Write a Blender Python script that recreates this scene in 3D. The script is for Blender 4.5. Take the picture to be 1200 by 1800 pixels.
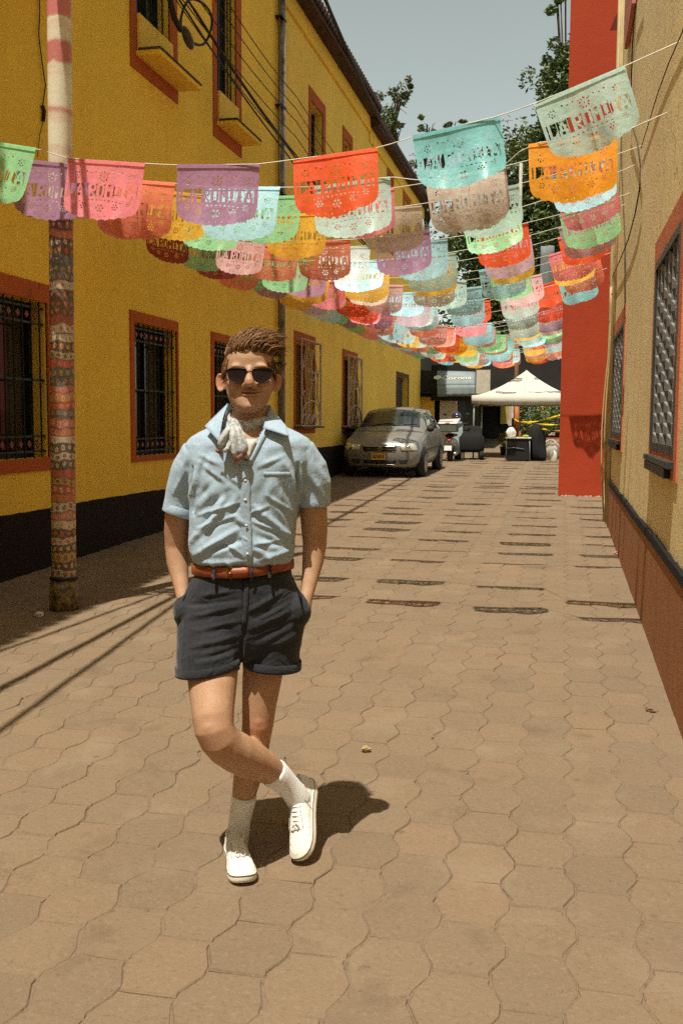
import bpy, bmesh, math, random
import numpy as np
from mathutils import Vector, Matrix, Quaternion
random.seed(7); RNG = np.random.default_rng(11)
for o in list(bpy.data.objects): bpy.data.objects.remove(o, do_unlink=True)
SC = bpy.context.scene
COL = SC.collection
PI = math.pi
# ------------------------------------------------------------------ camera
FPX = 1750.0                                   # focal length in pixels of a 1200 px wide picture
CAM = np.array([0.0, 0.0, 1.5])
YAW, PITCH, ROLL = 0.21787, 0.09137, 0.006
def cam_axes():
    f = np.array([-math.sin(YAW)*math.cos(PITCH), math.cos(YAW)*math.cos(PITCH), -math.sin(PITCH)])
    r = np.array([math.cos(YAW), math.sin(YAW), 0.0]); u = np.cross(r, f)
    c, s = math.cos(ROLL), math.sin(ROLL)
    return f, c*r + s*u, -s*r + c*u
CF, CR, CU = cam_axes()
cd = bpy.data.cameras.new('camera'); cam = bpy.data.objects.new('camera', cd); COL.objects.link(cam)
cd.sensor_fit = 'HORIZONTAL'; cd.sensor_width = 36.0; cd.lens = FPX/1200*36.0
cd.clip_start = 0.05; cd.clip_end = 2000
cam.matrix_world = Matrix(((CR[0], CU[0], -CF[0], CAM[0]), (CR[1], CU[1], -CF[1], CAM[1]), (CR[2], CU[2], -CF[2], CAM[2]), (0, 0, 0, 1)))
SC.camera = cam
# ------------------------------------------------------------------ sky, sun, exposure
SUN = Vector((0.105, 0.355, -1.0)).normalized()  # the way the sunlight travels
w = bpy.data.worlds.new('World'); SC.world = w; w.use_nodes = True
nt = w.node_tree; bg = nt.nodes['Background']
sky = nt.nodes.new('ShaderNodeTexSky'); sky.sky_type = 'NISHITA'; sky.sun_disc = False
sky.sun_elevation = math.asin(-SUN.z); sky.sun_rotation = math.atan2(-SUN.x, -SUN.y)
sky.air_density = 1.0; sky.dust_density = 6.0; sky.ozone_density = 1.0; sky.altitude = 2200
hs = nt.nodes.new('ShaderNodeHueSaturation'); hs.inputs['Saturation'].default_value = 0.30
mx = nt.nodes.new('ShaderNodeMix'); mx.data_type = 'RGBA'; mx.blend_type = 'MULTIPLY'; mx.inputs[0].default_value = 1.0
mx.inputs[7].default_value = (0.985, 1.055, 0.90, 1)
nt.links.new(sky.outputs[0], hs.inputs['Color']); nt.links.new(hs.outputs[0], mx.inputs[6]); nt.links.new(mx.outputs[2], bg.inputs[0])
bg.inputs[1].default_value = 0.111
ld = bpy.data.lights.new('sun', 'SUN'); ld.energy = 4.6; ld.angle = math.radians(0.5); ld.color = (1.0, 0.94, 0.83)
sun = bpy.data.objects.new('sun', ld); COL.objects.link(sun); sun.location = (-3, -8, 25)
sun.rotation_mode = 'QUATERNION'; sun.rotation_quaternion = SUN.to_track_quat('-Z', 'Y')
SC.view_settings.view_transform = 'Standard'; SC.view_settings.look = 'None'
SC.view_settings.exposure = 0.44; SC.view_settings.gamma = 1.0; SC.view_settings.use_curve_mapping = False
SC.cycles.transparent_max_bounces = 24; SC.cycles.max_bounces = 6; SC.cycles.diffuse_bounces = 3; SC.cycles.use_denoising = False; SC.cycles.use_adaptive_sampling = True; SC.cycles.adaptive_threshold = 0.03
# ------------------------------------------------------------------ where a pixel of the photograph lies in the street
SLOPE = 0.019
def gz(y): return SLOPE*(min(y, 60.0) - 3.4)
def ray(px, py): return CF + CR*((px-600)/FPX) - CU*((py-900)/FPX)
def at_x(px, py, X): d = ray(px, py); return CAM + d*((X-CAM[0])/d[0])
def at_y(px, py, Y): d = ray(px, py); return CAM + d*((Y-CAM[1])/d[1])
def at_d(px, py, D): return CAM + ray(px, py)*D
def at_g(px, py):
    d = ray(px, py); t = (SLOPE*(0-3.4)-CAM[2])/(d[2]-SLOPE*d[1]); return CAM + d*t
def project(P):
    d = np.asarray(P, float) - CAM; z = d @ CF
    return 600+FPX*(d @ CR)/z, 900-FPX*(d @ CU)/z, z
# ------------------------------------------------------------------ objects
def setp(o, label=None, cat=None, group=None, kind=None):
    if label: o['label'] = label
    if cat: o['category'] = cat
    if group: o['group'] = group
    if kind: o['kind'] = kind
    return o
def empty(name, loc=(0, 0, 0), rz=0.0, label=None, cat=None, group=None):
    o = bpy.data.objects.new(name, None); COL.objects.link(o)
    o.location = Vector(loc); o.rotation_euler = (0, 0, rz); o.empty_display_size = 0.1
    return setp(o, label, cat, group)
def link(name, me, parent=None, m=None):
    o = bpy.data.objects.new(name, me); COL.objects.link(o)
    if m is not None:
        me.materials.clear(); me.materials.append(m)
    if parent is not None: o.parent = parent
    return o
def copy_tree(o, parent=None):
    c = o.copy(); COL.objects.link(c); c.parent = parent
    for ch in o.children: copy_tree(ch, c)
    return c
class MB:
    """collects verts and faces of ONE piece"""
    def __init__(s): s.v = []; s.f = []; s.mi = []
    def add(s, vs, fs, mi=0):
        b = len(s.v); s.v += [tuple(map(float, p)) for p in vs]; s.f += [tuple(b+i for i in f) for f in fs]; s.mi += [mi]*len(fs); return s
    def box(s, a, b, mi=0):
        x0, y0, z0 = [min(a[i], b[i]) for i in range(3)]; x1, y1, z1 = [max(a[i], b[i]) for i in range(3)]
        return s.add([(x0,y0,z0),(x1,y0,z0),(x1,y1,z0),(x0,y1,z0),(x0,y0,z1),(x1,y0,z1),(x1,y1,z1),(x0,y1,z1)],
              [(0,3,2,1),(4,5,6,7),(0,1,5,4),(1,2,6,5),(2,3,7,6),(3,0,4,7)], mi)
    def obox(s, c, sx, sy, sz, M=None, mi=0):
        P = [Vector((i*sx/2, j*sy/2, k*sz/2)) for k in (-1, 1) for i, j in ((-1,-1),(1,-1),(1,1),(-1,1))]
        if M is not None: P = [M @ p for p in P]
        return s.add([p+Vector(c) for p in P], [(0,3,2,1),(4,5,6,7),(0,1,5,4),(1,2,6,5),(2,3,7,6),(3,0,4,7)], mi)
    def quad(s, a, b, c, d, mi=0): return s.add([a, b, c, d], [(0,1,2,3)], mi)
    def tube(s, pts, r, n=8, caps=True, mi=0, flat=1.0):
        pts = [Vector(p) for p in pts]; m = len(pts)
        rs = list(r) if hasattr(r, '__len__') else [r]*m
        vs = []; fs = []; up = None
        for i, p in enumerate(pts):
            t = (pts[min(i+1, m-1)] - pts[max(i-1, 0)]).normalized()
            if up is None:
                up = Vector((0,0,1)) if abs(t.z) < .95 else Vector((0,1,0))
            a = t.cross(up);
            if a.length < 1e-6: a = t.cross(Vector((1,0,0)))
            a.normalize(); b = a.cross(t).normalized(); up = b
            for k in range(n):
                q = 2*PI*k/n; vs.append(p + a*(math.cos(q)*rs[i]) + b*(math.sin(q)*rs[i]*flat))
        for i in range(m-1):
            for k in range(n):
                k2 = (k+1) % n; fs.append((i*n+k, i*n+k2, (i+1)*n+k2, (i+1)*n+k))
        if caps: fs.append(tuple(range(n-1, -1, -1))); fs.append(tuple((m-1)*n+k for k in range(n)))
        return s.add(vs, fs, mi)
    def loft(s, rings, cap0=True, cap1=True, mi=0):
        n = len(rings[0]); vs = [p for R in rings for p in R]; fs = []
        for i in range(len(rings)-1):
            for k in range(n):
                k2 = (k+1) % n; fs.append((i*n+k, i*n+k2, (i+1)*n+k2, (i+1)*n+k))
        if cap0: fs.append(tuple(range(n-1, -1, -1)))
        if cap1: fs.append(tuple((len(rings)-1)*n+k for k in range(n)))
        return s.add(vs, fs, mi)
    def ell(s, c, rx, ry, rz, M=None, nu=20, nv=12, mi=0):
        vs = []; fs = []; c = Vector(c)
        for j in range(nv+1):
            th = PI*j/nv
            for i in range(nu):
                ph = 2*PI*i/nu
                p = Vector((rx*math.sin(th)*math.cos(ph), ry*math.sin(th)*math.sin(ph), rz*math.cos(th)))
                if M is not None: p = M @ p
                vs.append(c+p)
        for j in range(nv):
            for i in range(nu):
                i2 = (i+1) % nu
                fs.append((j*nu+i, (j+1)*nu+i, (j+1)*nu+i2, j*nu+i2))
        return s.add(vs, fs, mi)
    def prism(s, poly, d, mi=0):
        """poly: 3-D outline, d: extrusion vector"""
        n = len(poly); d = Vector(d); vs = [Vector(p) for p in poly] + [Vector(p)+d for p in poly]
        fs = [tuple(range(n)), tuple(range(2*n-1, n-1, -1))] + [(i, i+n, (i+1) % n+n, (i+1) % n) for i in range(n)]
        return s.add(vs, fs, mi)
    def mesh(s, name, smooth=False):
        me = bpy.data.meshes.new(name); me.from_pydata(s.v, [], s.f); me.update()
        if smooth: me.polygons.foreach_set('use_smooth', [True]*len(me.polygons))
        if any(s.mi): me.polygons.foreach_set('material_index', s.mi)
        return me
    def build(s, name, m, parent=None, smooth=False, recalc=True, bevel=0.0):
        me = s.mesh(name, smooth)
        if recalc or bevel:
            bm = bmesh.new(); bm.from_mesh(me)
            if recalc: bmesh.ops.recalc_face_normals(bm, faces=bm.faces)
            if bevel:
                es = [e for e in bm.edges if len(e.link_faces) == 2 and e.calc_face_angle(0) > 0.5]
                bmesh.ops.bevel(bm, geom=es, offset=bevel, segments=2, affect='EDGES', profile=0.6)
            bm.to_mesh(me); bm.free()
        ms = m if isinstance(m, (list, tuple)) else [m]
        for q in ms: me.materials.append(q)
        o = bpy.data.objects.new(name, me); COL.objects.link(o)
        if parent is not None: o.parent = parent
        return o
# ------------------------------------------------------------------ materials
def srgb(r, g, b):
    return tuple(((c/255.0)/12.92 if c/255.0 <= .04045 else ((c/255.0+.055)/1.055)**2.4) for c in (r, g, b)) + (1.0,)
class NT:
    def __init__(s, name):
        s.m = bpy.data.materials.new(name); s.m.use_nodes = True; s.t = s.m.node_tree; s.N = s.t.nodes; s.b = s.N['Principled BSDF']
    def n(s, typ, **kw):
        q = s.N.new('ShaderNode'+typ)
        for k, v in kw.items(): setattr(q, k, v)
        return q
    def l(s, a, b): s.t.links.new(a, b)
    def coord(s, obj=True, scale=(1,1,1)):
        c = s.n('TexCoord'); mp = s.n('Mapping'); mp.inputs['Scale'].default_value = scale
        s.l(c.outputs['Object' if obj else 'Generated'], mp.inputs[0]); return mp.outputs[0]
    def world(s, scale=(1,1,1)):
        g = s.n('NewGeometry'); mp = s.n('Mapping'); mp.inputs['Scale'].default_value = scale
        s.l(g.outputs['Position'], mp.inputs[0]); return mp.outputs[0]
    def noise(s, vec, scale, detail=4, rough=.55):
        q = s.n('TexNoise'); q.inputs['Scale'].default_value = scale; q.inputs['Detail'].default_value = detail; q.inputs['Roughness'].default_value = rough
        s.l(vec, q.inputs['Vector']); return q.outputs['Fac']
    def ramp(s, fac, stops, interp='LINEAR'):
        q = s.n('ValToRGB'); q.color_ramp.interpolation = interp; el = q.color_ramp.elements
        while len(el) > 1: el.remove(el[-1])
        el[0].position, el[0].color = stops[0]
        for p, c in stops[1:]:
            e = el.new(p); e.color = c
        s.l(fac, q.inputs[0]); return q.outputs[0]
    def mix(s, fac, a, b, mode='MIX'):
        q = s.n('Mix', data_type='RGBA', blend_type=mode)
        for v, i in ((fac, 0), (a, 6), (b, 7)):
            if hasattr(v, 'is_linked'): s.l(v, q.inputs[i])
            else: q.inputs[i].default_value = v
        return q.outputs[2]
    def math(s, op, a, b=0.0, clamp=False):
        q = s.n('Math', operation=op); q.use_clamp = clamp
        for v, i in ((a, 0), (b, 1)):
            if hasattr(v, 'is_linked'): s.l(v, q.inputs[i])
            else: q.inputs[i].default_value = v
        return q.outputs[0]
    def bump(s, h, strength=.3, dist=.01):
        q = s.n('Bump'); q.inputs['Strength'].default_value = strength; q.inputs['Distance'].default_value = dist
        s.l(h, q.inputs['Height']); s.l(q.outputs[0], s.b.inputs['Normal']); return q
    def base(s, c):
        if hasattr(c, 'is_linked'): s.l(c, s.b.inputs['Base Color'])
        else: s.b.inputs['Base Color'].default_value = c
    def rough(s, v): s.b.inputs['Roughness'].default_value = v
    def spec(s, v): s.b.inputs['Specular IOR Level'].default_value = v
def scl(c, k): return (min(1, c[0]*k), min(1, c[1]*k), min(1, c[2]*k), 1)
def plain(name, c, rough=.6, metal=0.0, var=.12, scale=8.0, bump=.0, bscale=60.0, spec=.4, coat=0.0):
    t = NT(name); v = t.coord()
    t.base(t.ramp(t.noise(v, scale, 5), [(.3, scl(c, 1-var)), (.7, scl(c, 1+var))]))
    t.rough(rough); t.b.inputs['Metallic'].default_value = metal; t.spec(spec)
    if coat: t.b.inputs['Coat Weight'].default_value = coat; t.b.inputs['Coat Roughness'].default_value = .08
    if bump: t.bump(t.noise(v, bscale, 4), bump, .004)
    return t.m
def stucco(name, c, streak=.18, dirt=(.25,.18,.08,1), wear=1.0):
    t = NT(name); wv = t.world(); big = t.noise(wv, .7, 4); mid = t.noise(wv, 5, 4)
    sv = t.world((3.0, 3.0, .12)); st = t.noise(sv, 2.2, 4, .65)
    col = t.ramp(big, [(.25, scl(c, .86)), (.75, scl(c, 1.08))])
    col = t.mix(t.math('MULTIPLY', mid, .2), col, scl(c, 1.22))
    pn = t.noise(wv, 1.3, 5, .6)                                   # touched-up paint, a shade off, with crisp borders
    col = t.mix(t.math('MULTIPLY', t.ramp(pn, [(.60, (0,0,0,1)), (.615, (1,1,1,1))]), .22*wear), col, (c[0]*.88, c[1]*.95, c[2]*1.35+.01, 1))
    f = t.math('MULTIPLY', t.ramp(st, [(.5, (0,0,0,1)), (.78, (1,1,1,1))]), streak)
    col = t.mix(f, col, dirt)
    sp = t.noise(wv, 26, 4, .7)                                    # scuffs and small chips
    col = t.mix(t.math('MULTIPLY', t.ramp(sp, [(.70, (0,0,0,1)), (.735, (1,1,1,1))]), .45*wear), col, dirt)
    vo = t.n('TexVoronoi', feature='DISTANCE_TO_EDGE'); vo.inputs['Scale'].default_value = .55; vv = t.n('VectorMath', operation='ADD')
    nz = t.n('TexNoise'); nz.inputs['Scale'].default_value = 3.0; nz.inputs['Detail'].default_value = 4; t.l(wv, nz.inputs['Vector']); t.l(wv, vv.inputs[0]); t.l(nz.outputs['Color'], vv.inputs[1]); t.l(vv.outputs[0], vo.inputs['Vector'])
    ck = t.math('MULTIPLY', t.ramp(vo.outputs['Distance'], [(.0035, (1,1,1,1)), (.008, (0,0,0,1))]), t.ramp(big, [(.5, (0,0,0,1)), (.62, (1,1,1,1))]))
    col = t.mix(t.math('MULTIPLY', ck, .55*wear), col, scl(dirt, .5))
    t.base(col); t.rough(.9); t.spec(.2)
    h = t.math('ADD', t.math('MULTIPLY', t.noise(wv, 48, 4, .65), .6), t.math('MULTIPLY', mid, 1.0))
    t.bump(h, .5, .012)
    return t.m
# ================================================================== SETTING
XL, XR = -4.75, 0.60          # faces of the two building rows
YE_R = 13.75                  # far end of the right hand building
# --- materials of the setting
def mat_paver(name):
    t = NT(name); wv = t.world()
    oi = t.n('ObjectInfo').outputs['Random']; gi = t.n('NewGeometry').outputs['Random Per Island']
    rnd = t.math('FRACT', t.math('ADD', t.math('MULTIPLY', oi, 7.3), gi))
    c = (.204, .147, .094, 1)
    col = t.ramp(rnd, [(0, scl(c, .90)), (.5, scl(c, 1.0)), (1, (c[0]*1.08, c[1]*1.03, c[2]*.99, 1))])
    big = t.noise(wv, .9, 3)
    col = t.mix(t.ramp(big, [(.35, (0,0,0,1)), (.7, (.5,.5,.5,1))]), col, (.182, .130, .081, 1))
    g = t.noise(wv, 62, 4, .8); col = t.mix(t.ramp(g, [(.30, (.6,.6,.6,1)), (.43, (0,0,0,1)), (.56, (0,0,0,1)), (.70, (.38,.38,.38,1))]), col, t.ramp(g, [(.45, (.095, .062, .036, 1)), (.55, (.34, .262, .185, 1))]))
    stn = t.noise(wv, 3.3, 5, .65); col = t.mix(t.ramp(stn, [(.57, (0,0,0,1)), (.72, (.5,.5,.5,1))]), col, (.115, .082, .052, 1))
    dst = t.noise(wv, 2.1, 4, .6); col = t.mix(t.ramp(dst, [(.56, (0,0,0,1)), (.72, (.45,.45,.45,1))]), col, (.27, .205, .14, 1))
    vo = t.n('TexVoronoi'); vo.inputs['Scale'].default_value = 3.6; t.l(wv, vo.inputs['Vector'])
    col = t.mix(t.ramp(vo.outputs['Distance'], [(.045, (.5,.5,.5,1)), (.08, (0,0,0,1))]), col, (.11, .081, .048, 1))
    t.base(col); t.rough(.93); t.spec(.15)
    t.bump(t.math('ADD', t.math('MULTIPLY', g, 1.0), t.math('MULTIPLY', t.noise(wv, 12, 2), 1.2)), .7, .008)
    return t.m
M_PAVER = mat_paver('concrete_paver')
def mat_sand():
    t = NT('joint_sand'); wv = t.world(); n = t.noise(wv, 40, 5, .7)
    c = t.ramp(n, [(.3, (.115, .079, .050, 1)), (.5, (.19, .137, .090, 1))])
    t.base(c); t.rough(.95); t.spec(.1); t.bump(t.noise(wv, 120, 3, .7), .6, .006); return t.m
M_SAND = mat_sand()
M_YELLOW = stucco('ochre_yellow_stucco', (.90, .58, .075, 1), .14, (.34, .2, .06, 1), .35)
M_YELLOW2 = stucco('faded_ochre_stucco', (.90, .59, .10, 1), .2, (.30, .2, .08, 1), .5)
M_CREAM = stucco('sandy_cream_stucco', (.82, .67, .365, 1), .35, (.55, .34, .08, 1))
M_DADO_D = stucco('near_black_dado_paint', (.018, .012, .010, 1), .1, (.03, .02, .012, 1))
M_DADO_B = stucco('brown_dado_paint', (.34, .15, .062, 1), .45, (.2, .08, .035, 1))
M_BLACKLINE = stucco('black_line_paint', (.012, .012, .012, 1), .0, (.03,.02,.01,1))
M_TERRA = stucco('terracotta_trim_paint', (.44, .105, .026, 1), .2, (.12, .04, .02, 1))
M_PINKTRIM = stucco('salmon_trim_paint', (.58, .19, .095, 1), .2, (.2, .07, .04, 1))
M_RED = stucco('brick_red_stucco', (.385, .052, .019, 1), .4, (.36, .045, .014, 1))
M_ROOF = plain('dark_roof_tile', (.055, .025, .016, 1), .85, var=.4, scale=5, bump=.4)
M_IRON = plain('black_iron', (.012, .012, .012, 1), .5, .3, .2)
M_IRONG = plain('grey_green_steel', (.045, .055, .055, 1), .5, .3, .2)
M_WIRON = plain('cream_painted_iron', (.42, .33, .24, 1), .5, 0, .15)
M_REDDOT = plain('dull_red_rivet', (.15, .03, .02, 1), .5)
def mat_glass_dark(name, c=(.012,.013,.012,1), r=.08):
    t = NT(name); v = t.world(); t.base(t.ramp(t.noise(v, 1.7, 3), [(.35, c), (.75, scl(c, 3))])); t.rough(r); t.spec(.5); return t.m
M_PANE = mat_glass_dark('dark_window_glass')
M_CURT = plain('pale_curtain', (.20, .17, .11, 1), .9)
M_GREYP = plain('grey_pipe_peeling', (.22, .19, .19, 1), .7, 0, .6, 6.0, .3, 20)
M_BUFFP = plain('buff_conduit', (.46, .35, .17, 1), .6, 0, .2, 4.0)
M_CABLE = plain('black_cable', (.010, .010, .010, 1), .6)
M_WIRE = plain('brown_thin_wire', (.05, .032, .018, 1), .7)
# --- ground: one sheet that follows the gentle rise of the street
def sand_z(x, y):
    n = math.sin(x*5.3+math.sin(y*3.1)*1.4)*math.sin(y*4.7+math.sin(x*2.9)*1.7)*.6+math.sin(x*13.7+y*9.1)*math.sin(y*17.3-x*7.7)*.4
    return gz(y)-.0040+.0034*n
mb = MB(); ys = [-60, -8, 1.5, 14, 60, 120, 400]
for i in range(len(ys)-1):
    y0, y1 = ys[i], ys[i+1]
    for x0, x1 in ((-220, -5), (-5, 1), (1, 220)):
        if (y0, x0) == (1.5, -5):
            nx, ny = 72, 150; base = len(mb.v)
            for a_ in range(nx+1):
                for b_ in range(ny+1):
                    x, y = x0+(x1-x0)*a_/nx, y0+(y1-y0)*b_/ny; mb.v.append((x, y, sand_z(x, y)))
            for a_ in range(nx):
                for b_ in range(ny):
                    p = base+a_*(ny+1)+b_; mb.f.append((p, p+ny+1, p+ny+2, p+1)); mb.mi.append(0)
        else: mb.quad((x0, y0, gz(y0)-.0036), (x1, y0, gz(y0)-.0036), (x1, y1, gz(y1)-.0036), (x0, y1, gz(y1)-.0036))
street = mb.build('street', M_SAND, recalc=False); setp(street, kind='structure')
# --- paving stones
CW, RH, PA, PT, GAP = 0.200, 0.276, 0.0175, 0.042, 0.0014
def paver_outline(g=GAP):
    a, b = CW/2-PA-g, CW/2+PA-g; h = RH/2-g*1.8; q1, q2 = RH/4+PT, RH/4-PT
    R = [(a, h), (a, q1), (b, q2), (b, -q2), (a, -q1), (a, -h)]
    return R + [(-x, -y) for x, y in R]
def paver_geo(rs):
    O = paver_outline(); n = len(O); j = [(rs.uniform(-.006, .006), rs.uniform(-.006, .006)) for _ in O]
    vs = [(x*1.0+dx*.6, y+dy*.6, -.03) for (x, y), (dx, dy) in zip(O, j)]
    vs += [(x+dx*.6, y+dy*.6, -.005+rs.uniform(-.0025, .0015)) for (x, y), (dx, dy) in zip(O, j)]
    vs += [(x*.965+dx*.8, y*.965+dy*.8, 0.0) for (x, y), (dx, dy) in zip(O, j)]
    fs = [(i, (i+1) % n, n+(i+1) % n, n+i) for i in range(n)] + [(n+i, n+(i+1) % n, 2*n+(i+1) % n, 2*n+i) for i in range(n)] + [tuple(range(2*n, 3*n))]
    fs = [tuple(reversed(f)) for f in fs]
    return vs, fs
rs = random.Random(3)
variants = []
for k in range(14):
    vs, fs = paver_geo(rs); me = bpy.data.meshes.new('paving_stone'); me.from_pydata(vs, [], fs); me.materials.append(M_PAVER)
    me.polygons.foreach_set('use_smooth', [False]*len(me.polygons)); variants.append((me, vs, fs))
cells = []
for c in range(-24, 8):
    x = XL + 0.11 + (c+24)*CW
    if x > XR-0.03: break
    for r in range(-4, 120):
        y = r*RH + (RH/2 if c % 2 else 0) + rs.gauss(0, .0015)
        if y > 30.5: break
        px, py, z = project((x, y, gz(y))) if y > .6 else (0, 9999, 1)
        vis = -60 < px < 1260 and py < 1880
        cells.append((x+rs.gauss(0, .0015), y, z, vis, rs.randrange(14), max(-.0012, rs.gauss(0, .0015)), rs.gauss(0, .010), rs.gauss(0, .007), rs.gauss(0, .006)))
cells.sort(key=lambda q: (not q[3], q[2]))
rest = MB(); sl = math.atan(SLOPE)
for i, (x, y, z, vis, k, dz, tx, ty, rz) in enumerate(cells):
    if not vis and y > 3: continue
    E = Matrix.Translation((x, y, gz(y)+dz)) @ Matrix.Rotation(rz, 4, 'Z') @ Matrix.Rotation(sl+tx, 4, 'X') @ Matrix.Rotation(ty, 4, 'Y')
    if i < 300:
        o = bpy.data.objects.new('paving_stone', variants[k][0]); COL.objects.link(o); o.parent = street
        o.matrix_local = E
    else:
        vs, fs = variants[k][1], variants[k][2]
        rest.add([E @ Vector(p) for p in vs], fs)
o = rest.build('paving_stones', M_PAVER, street, recalc=False); setp(o, kind='stuff')
# a few fallen leaves and scraps
M_LEAF_DRY = plain('dry_leaf', (.30, .13, .03, 1), .8)
for k, (px, py, nm) in enumerate([(1145, 1252, 'dry leaf curled on the paving nearest the brown dado'), (1143, 1127, 'small dry leaf fallen against the foot of the right wall')]):
    p = at_g(px, py); mb = MB(); n = 7
    for i in range(n):
        t = i/(n-1); wv = .016*math.sin(PI*min(1, t*1.05))
        mb.v += [(t*.07-.035, -wv, .012*math.sin(t*5)+.006), (t*.07-.035, 0, .004), (t*.07-.035, wv, .010*math.cos(t*4)+.012)]
    for i in range(n-1):
        a = i*3; mb.f += [(a, a+3, a+4, a+1), (a+1, a+4, a+5, a+2)]
    mb.mi = [0]*len(mb.f)
    o = mb.build('dry_leaf', M_LEAF_DRY, recalc=False); o.location = p + np.array([0, 0, .004]); o.rotation_euler = (0, 0, k*1.2+.4)
    setp(o, nm, 'leaf', 'fallen leaves')
for k, (px, py, sz, c_, nm) in enumerate([(70, 1084, .035, (.6, .58, .52, 1), 'crumpled white paper scrap at the edge of the shade near the pole'), (1167, 1178, .03, (.55, .16, .2, 1), 'pink scrap of film against the foot of the brown base'), (643, 1322, .022, (.30, .24, .1, 1), 'bit of straw on the paving right of the man'), (1084, 975, .035, (.5, .18, .22, 1), 'faded pink scrap lying near the right wall')]):
    p = at_g(px, py); rr = random.Random(k+60); mb = MB(); R_ = []
    for j in range(4):
        R_.append([Vector((sz*(.5+.5*math.sin(PI*(j+.5)/4))*math.cos(q)*(1+.4*rr.uniform(-1, 1)), sz*.8*math.sin(q)*(1+.4*rr.uniform(-1, 1)), sz*.28*j+rr.uniform(0, .006))) for q in np.linspace(0, 2*PI, 8)[:-1]])
    mb.loft(R_); o = mb.build('scrap', plain('scrap_%d' % k, c_, .8)); o.location = p; setp(o, nm, 'scrap', 'scraps on the paving')
# ------------------------------------------------------------------ a wall in a plane X = const with openings
def wall_x(x, y0, y1, z0f, z1, holes, depth, name, m, parent, inward):
    """front skin with reveals; z0f: function giving the foot; holes (ya, yb, za, zb); inward = -1/+1 direction of the reveal"""
    ysx = sorted(set([y0, y1] + [h[0] for h in holes] + [h[1] for h in holes]))
    zsx = sorted(set([z1] + [h[2] for h in holes] + [h[3] for h in holes]))
    b = MB()
    for i in range(len(ysx)-1):
        ya, yb = ysx[i], ysx[i+1]
        lo = [z0f(ya)-.3, z0f(yb)-.3]; prev = lo
        for zt in zsx:
            ym, zm = (ya+yb)/2, (sum(prev)/2+zt)/2
            if not any(h[0] < ym < h[1] and h[2] < zm < h[3] for h in holes):
                b.quad((x, ya, prev[0]), (x, yb, prev[1]), (x, yb, zt), (x, ya, zt))
            prev = [zt, zt]
    xi = x+inward*depth
    for ya, yb, za, zb in holes:
        b.quad((x, ya, za), (x, yb, za), (xi, yb, za), (xi, ya, za)); b.quad((x, ya, zb), (x, yb, zb), (xi, yb, zb), (xi, ya, zb))
        b.quad((x, ya, za), (x, ya, zb), (xi, ya, zb), (xi, ya, za)); b.quad((x, yb, za), (x, yb, zb), (xi, yb, zb), (xi, yb, za))
    # ends, back and top so that the wall is a solid block
    D = inward*4.0
    b.quad((x, y0, z0f(y0)-.3), (x+D, y0, z0f(y0)-.3), (x+D, y0, z1), (x, y0, z1)); b.quad((x, y1, z0f(y1)-.3), (x+D, y1, z0f(y1)-.3), (x+D, y1, z1), (x, y1, z1))
    b.quad((x, y0, z1), (x, y1, z1), (x+D, y1, z1), (x+D, y0, z1)); b.quad((x+D, y0, z0f(y0)-.3), (x+D, y1, z0f(y1)-.3), (x+D, y1, z1), (x+D, y0, z1))
    return b.build(name, m, parent, recalc=False)
def ring_trim(x, ya, yb, za, zb, wl, wr, wb, wt, proud, m, parent, name='window_surround'):
    """a painted band round an opening, standing a little proud of the wall (proud is signed)"""
    b = MB(); x1 = x+proud; x0 = x-proud*.5
    b.box((x0, ya-wl, za-wb), (x1, ya, zb+wt)); b.box((x0, yb, za-wb), (x1, yb+wr, zb+wt))
    b.box((x0, ya, za-wb), (x1, yb, za)); b.box((x0, ya, zb), (x1, yb, zb+wt))
    return b.build(name, m, parent)
bar_mesh = {}
def bars(win, x, ya, yb, za, zb, n, r, m, name='bar', square=False):
    for i in range(n):
        y = ya+(yb-ya)*(i+.5)/n
        b = MB().tube([(x, y, za), (x, y, zb)], r, 6); b.build(name, m, win)
def iron_window(parent, ya, yb, za, zb, surround, n=9, proud=.018, curtains=()):
    win = empty('window'); win.parent = parent
    ring_trim(XL, ya, yb, za, zb, *surround, proud, M_TERRA, win)
    MB().box((XL-.24, ya-.02, za-.02), (XL-.20, yb+.02, zb+.02)).build('pane', M_PANE, win)
    f = MB()
    for a, b_ in (((ya, za), (yb, za+.05)), ((ya, zb-.05), (yb, zb)), ((ya, za+.05), (ya+.05, zb-.05)), ((yb-.05, za+.05), (yb, zb-.05)), (((ya+yb)/2-.02, za+.05), ((ya+yb)/2+.02, zb-.05))):
        f.box((XL-.195, a[0], a[1]), (XL-.155, b_[0], b_[1]))
    f.build('window_frame', M_IRON, win)
    g = MB(); xg = XL-.03
    for zz in (za+.06, za+.20, zb-.20, zb-.06, (za+zb)/2): g.box((xg-.012, ya, zz-.010), (xg+.002, yb, zz+.010))
    g.build('grille_rail', M_IRON, win)
    bars(win, xg, ya, yb, za, zb, n, .009, M_IRON)
    for zz in (za+.13, zb-.13):
        for i in range(n-1):
            y = ya+(yb-ya)*(i+1)/n
            MB().obox((xg, y, zz), .012, .05, .05, Matrix.Rotation(PI/4, 3, 'X')).build('rosette', M_REDDOT, win)
    for cy in curtains: MB().box((XL-.27, cy-.05, za+.1), (XL-.262, cy+.05, zb-.2)).build('curtain', M_CURT, win)
    return win
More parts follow.
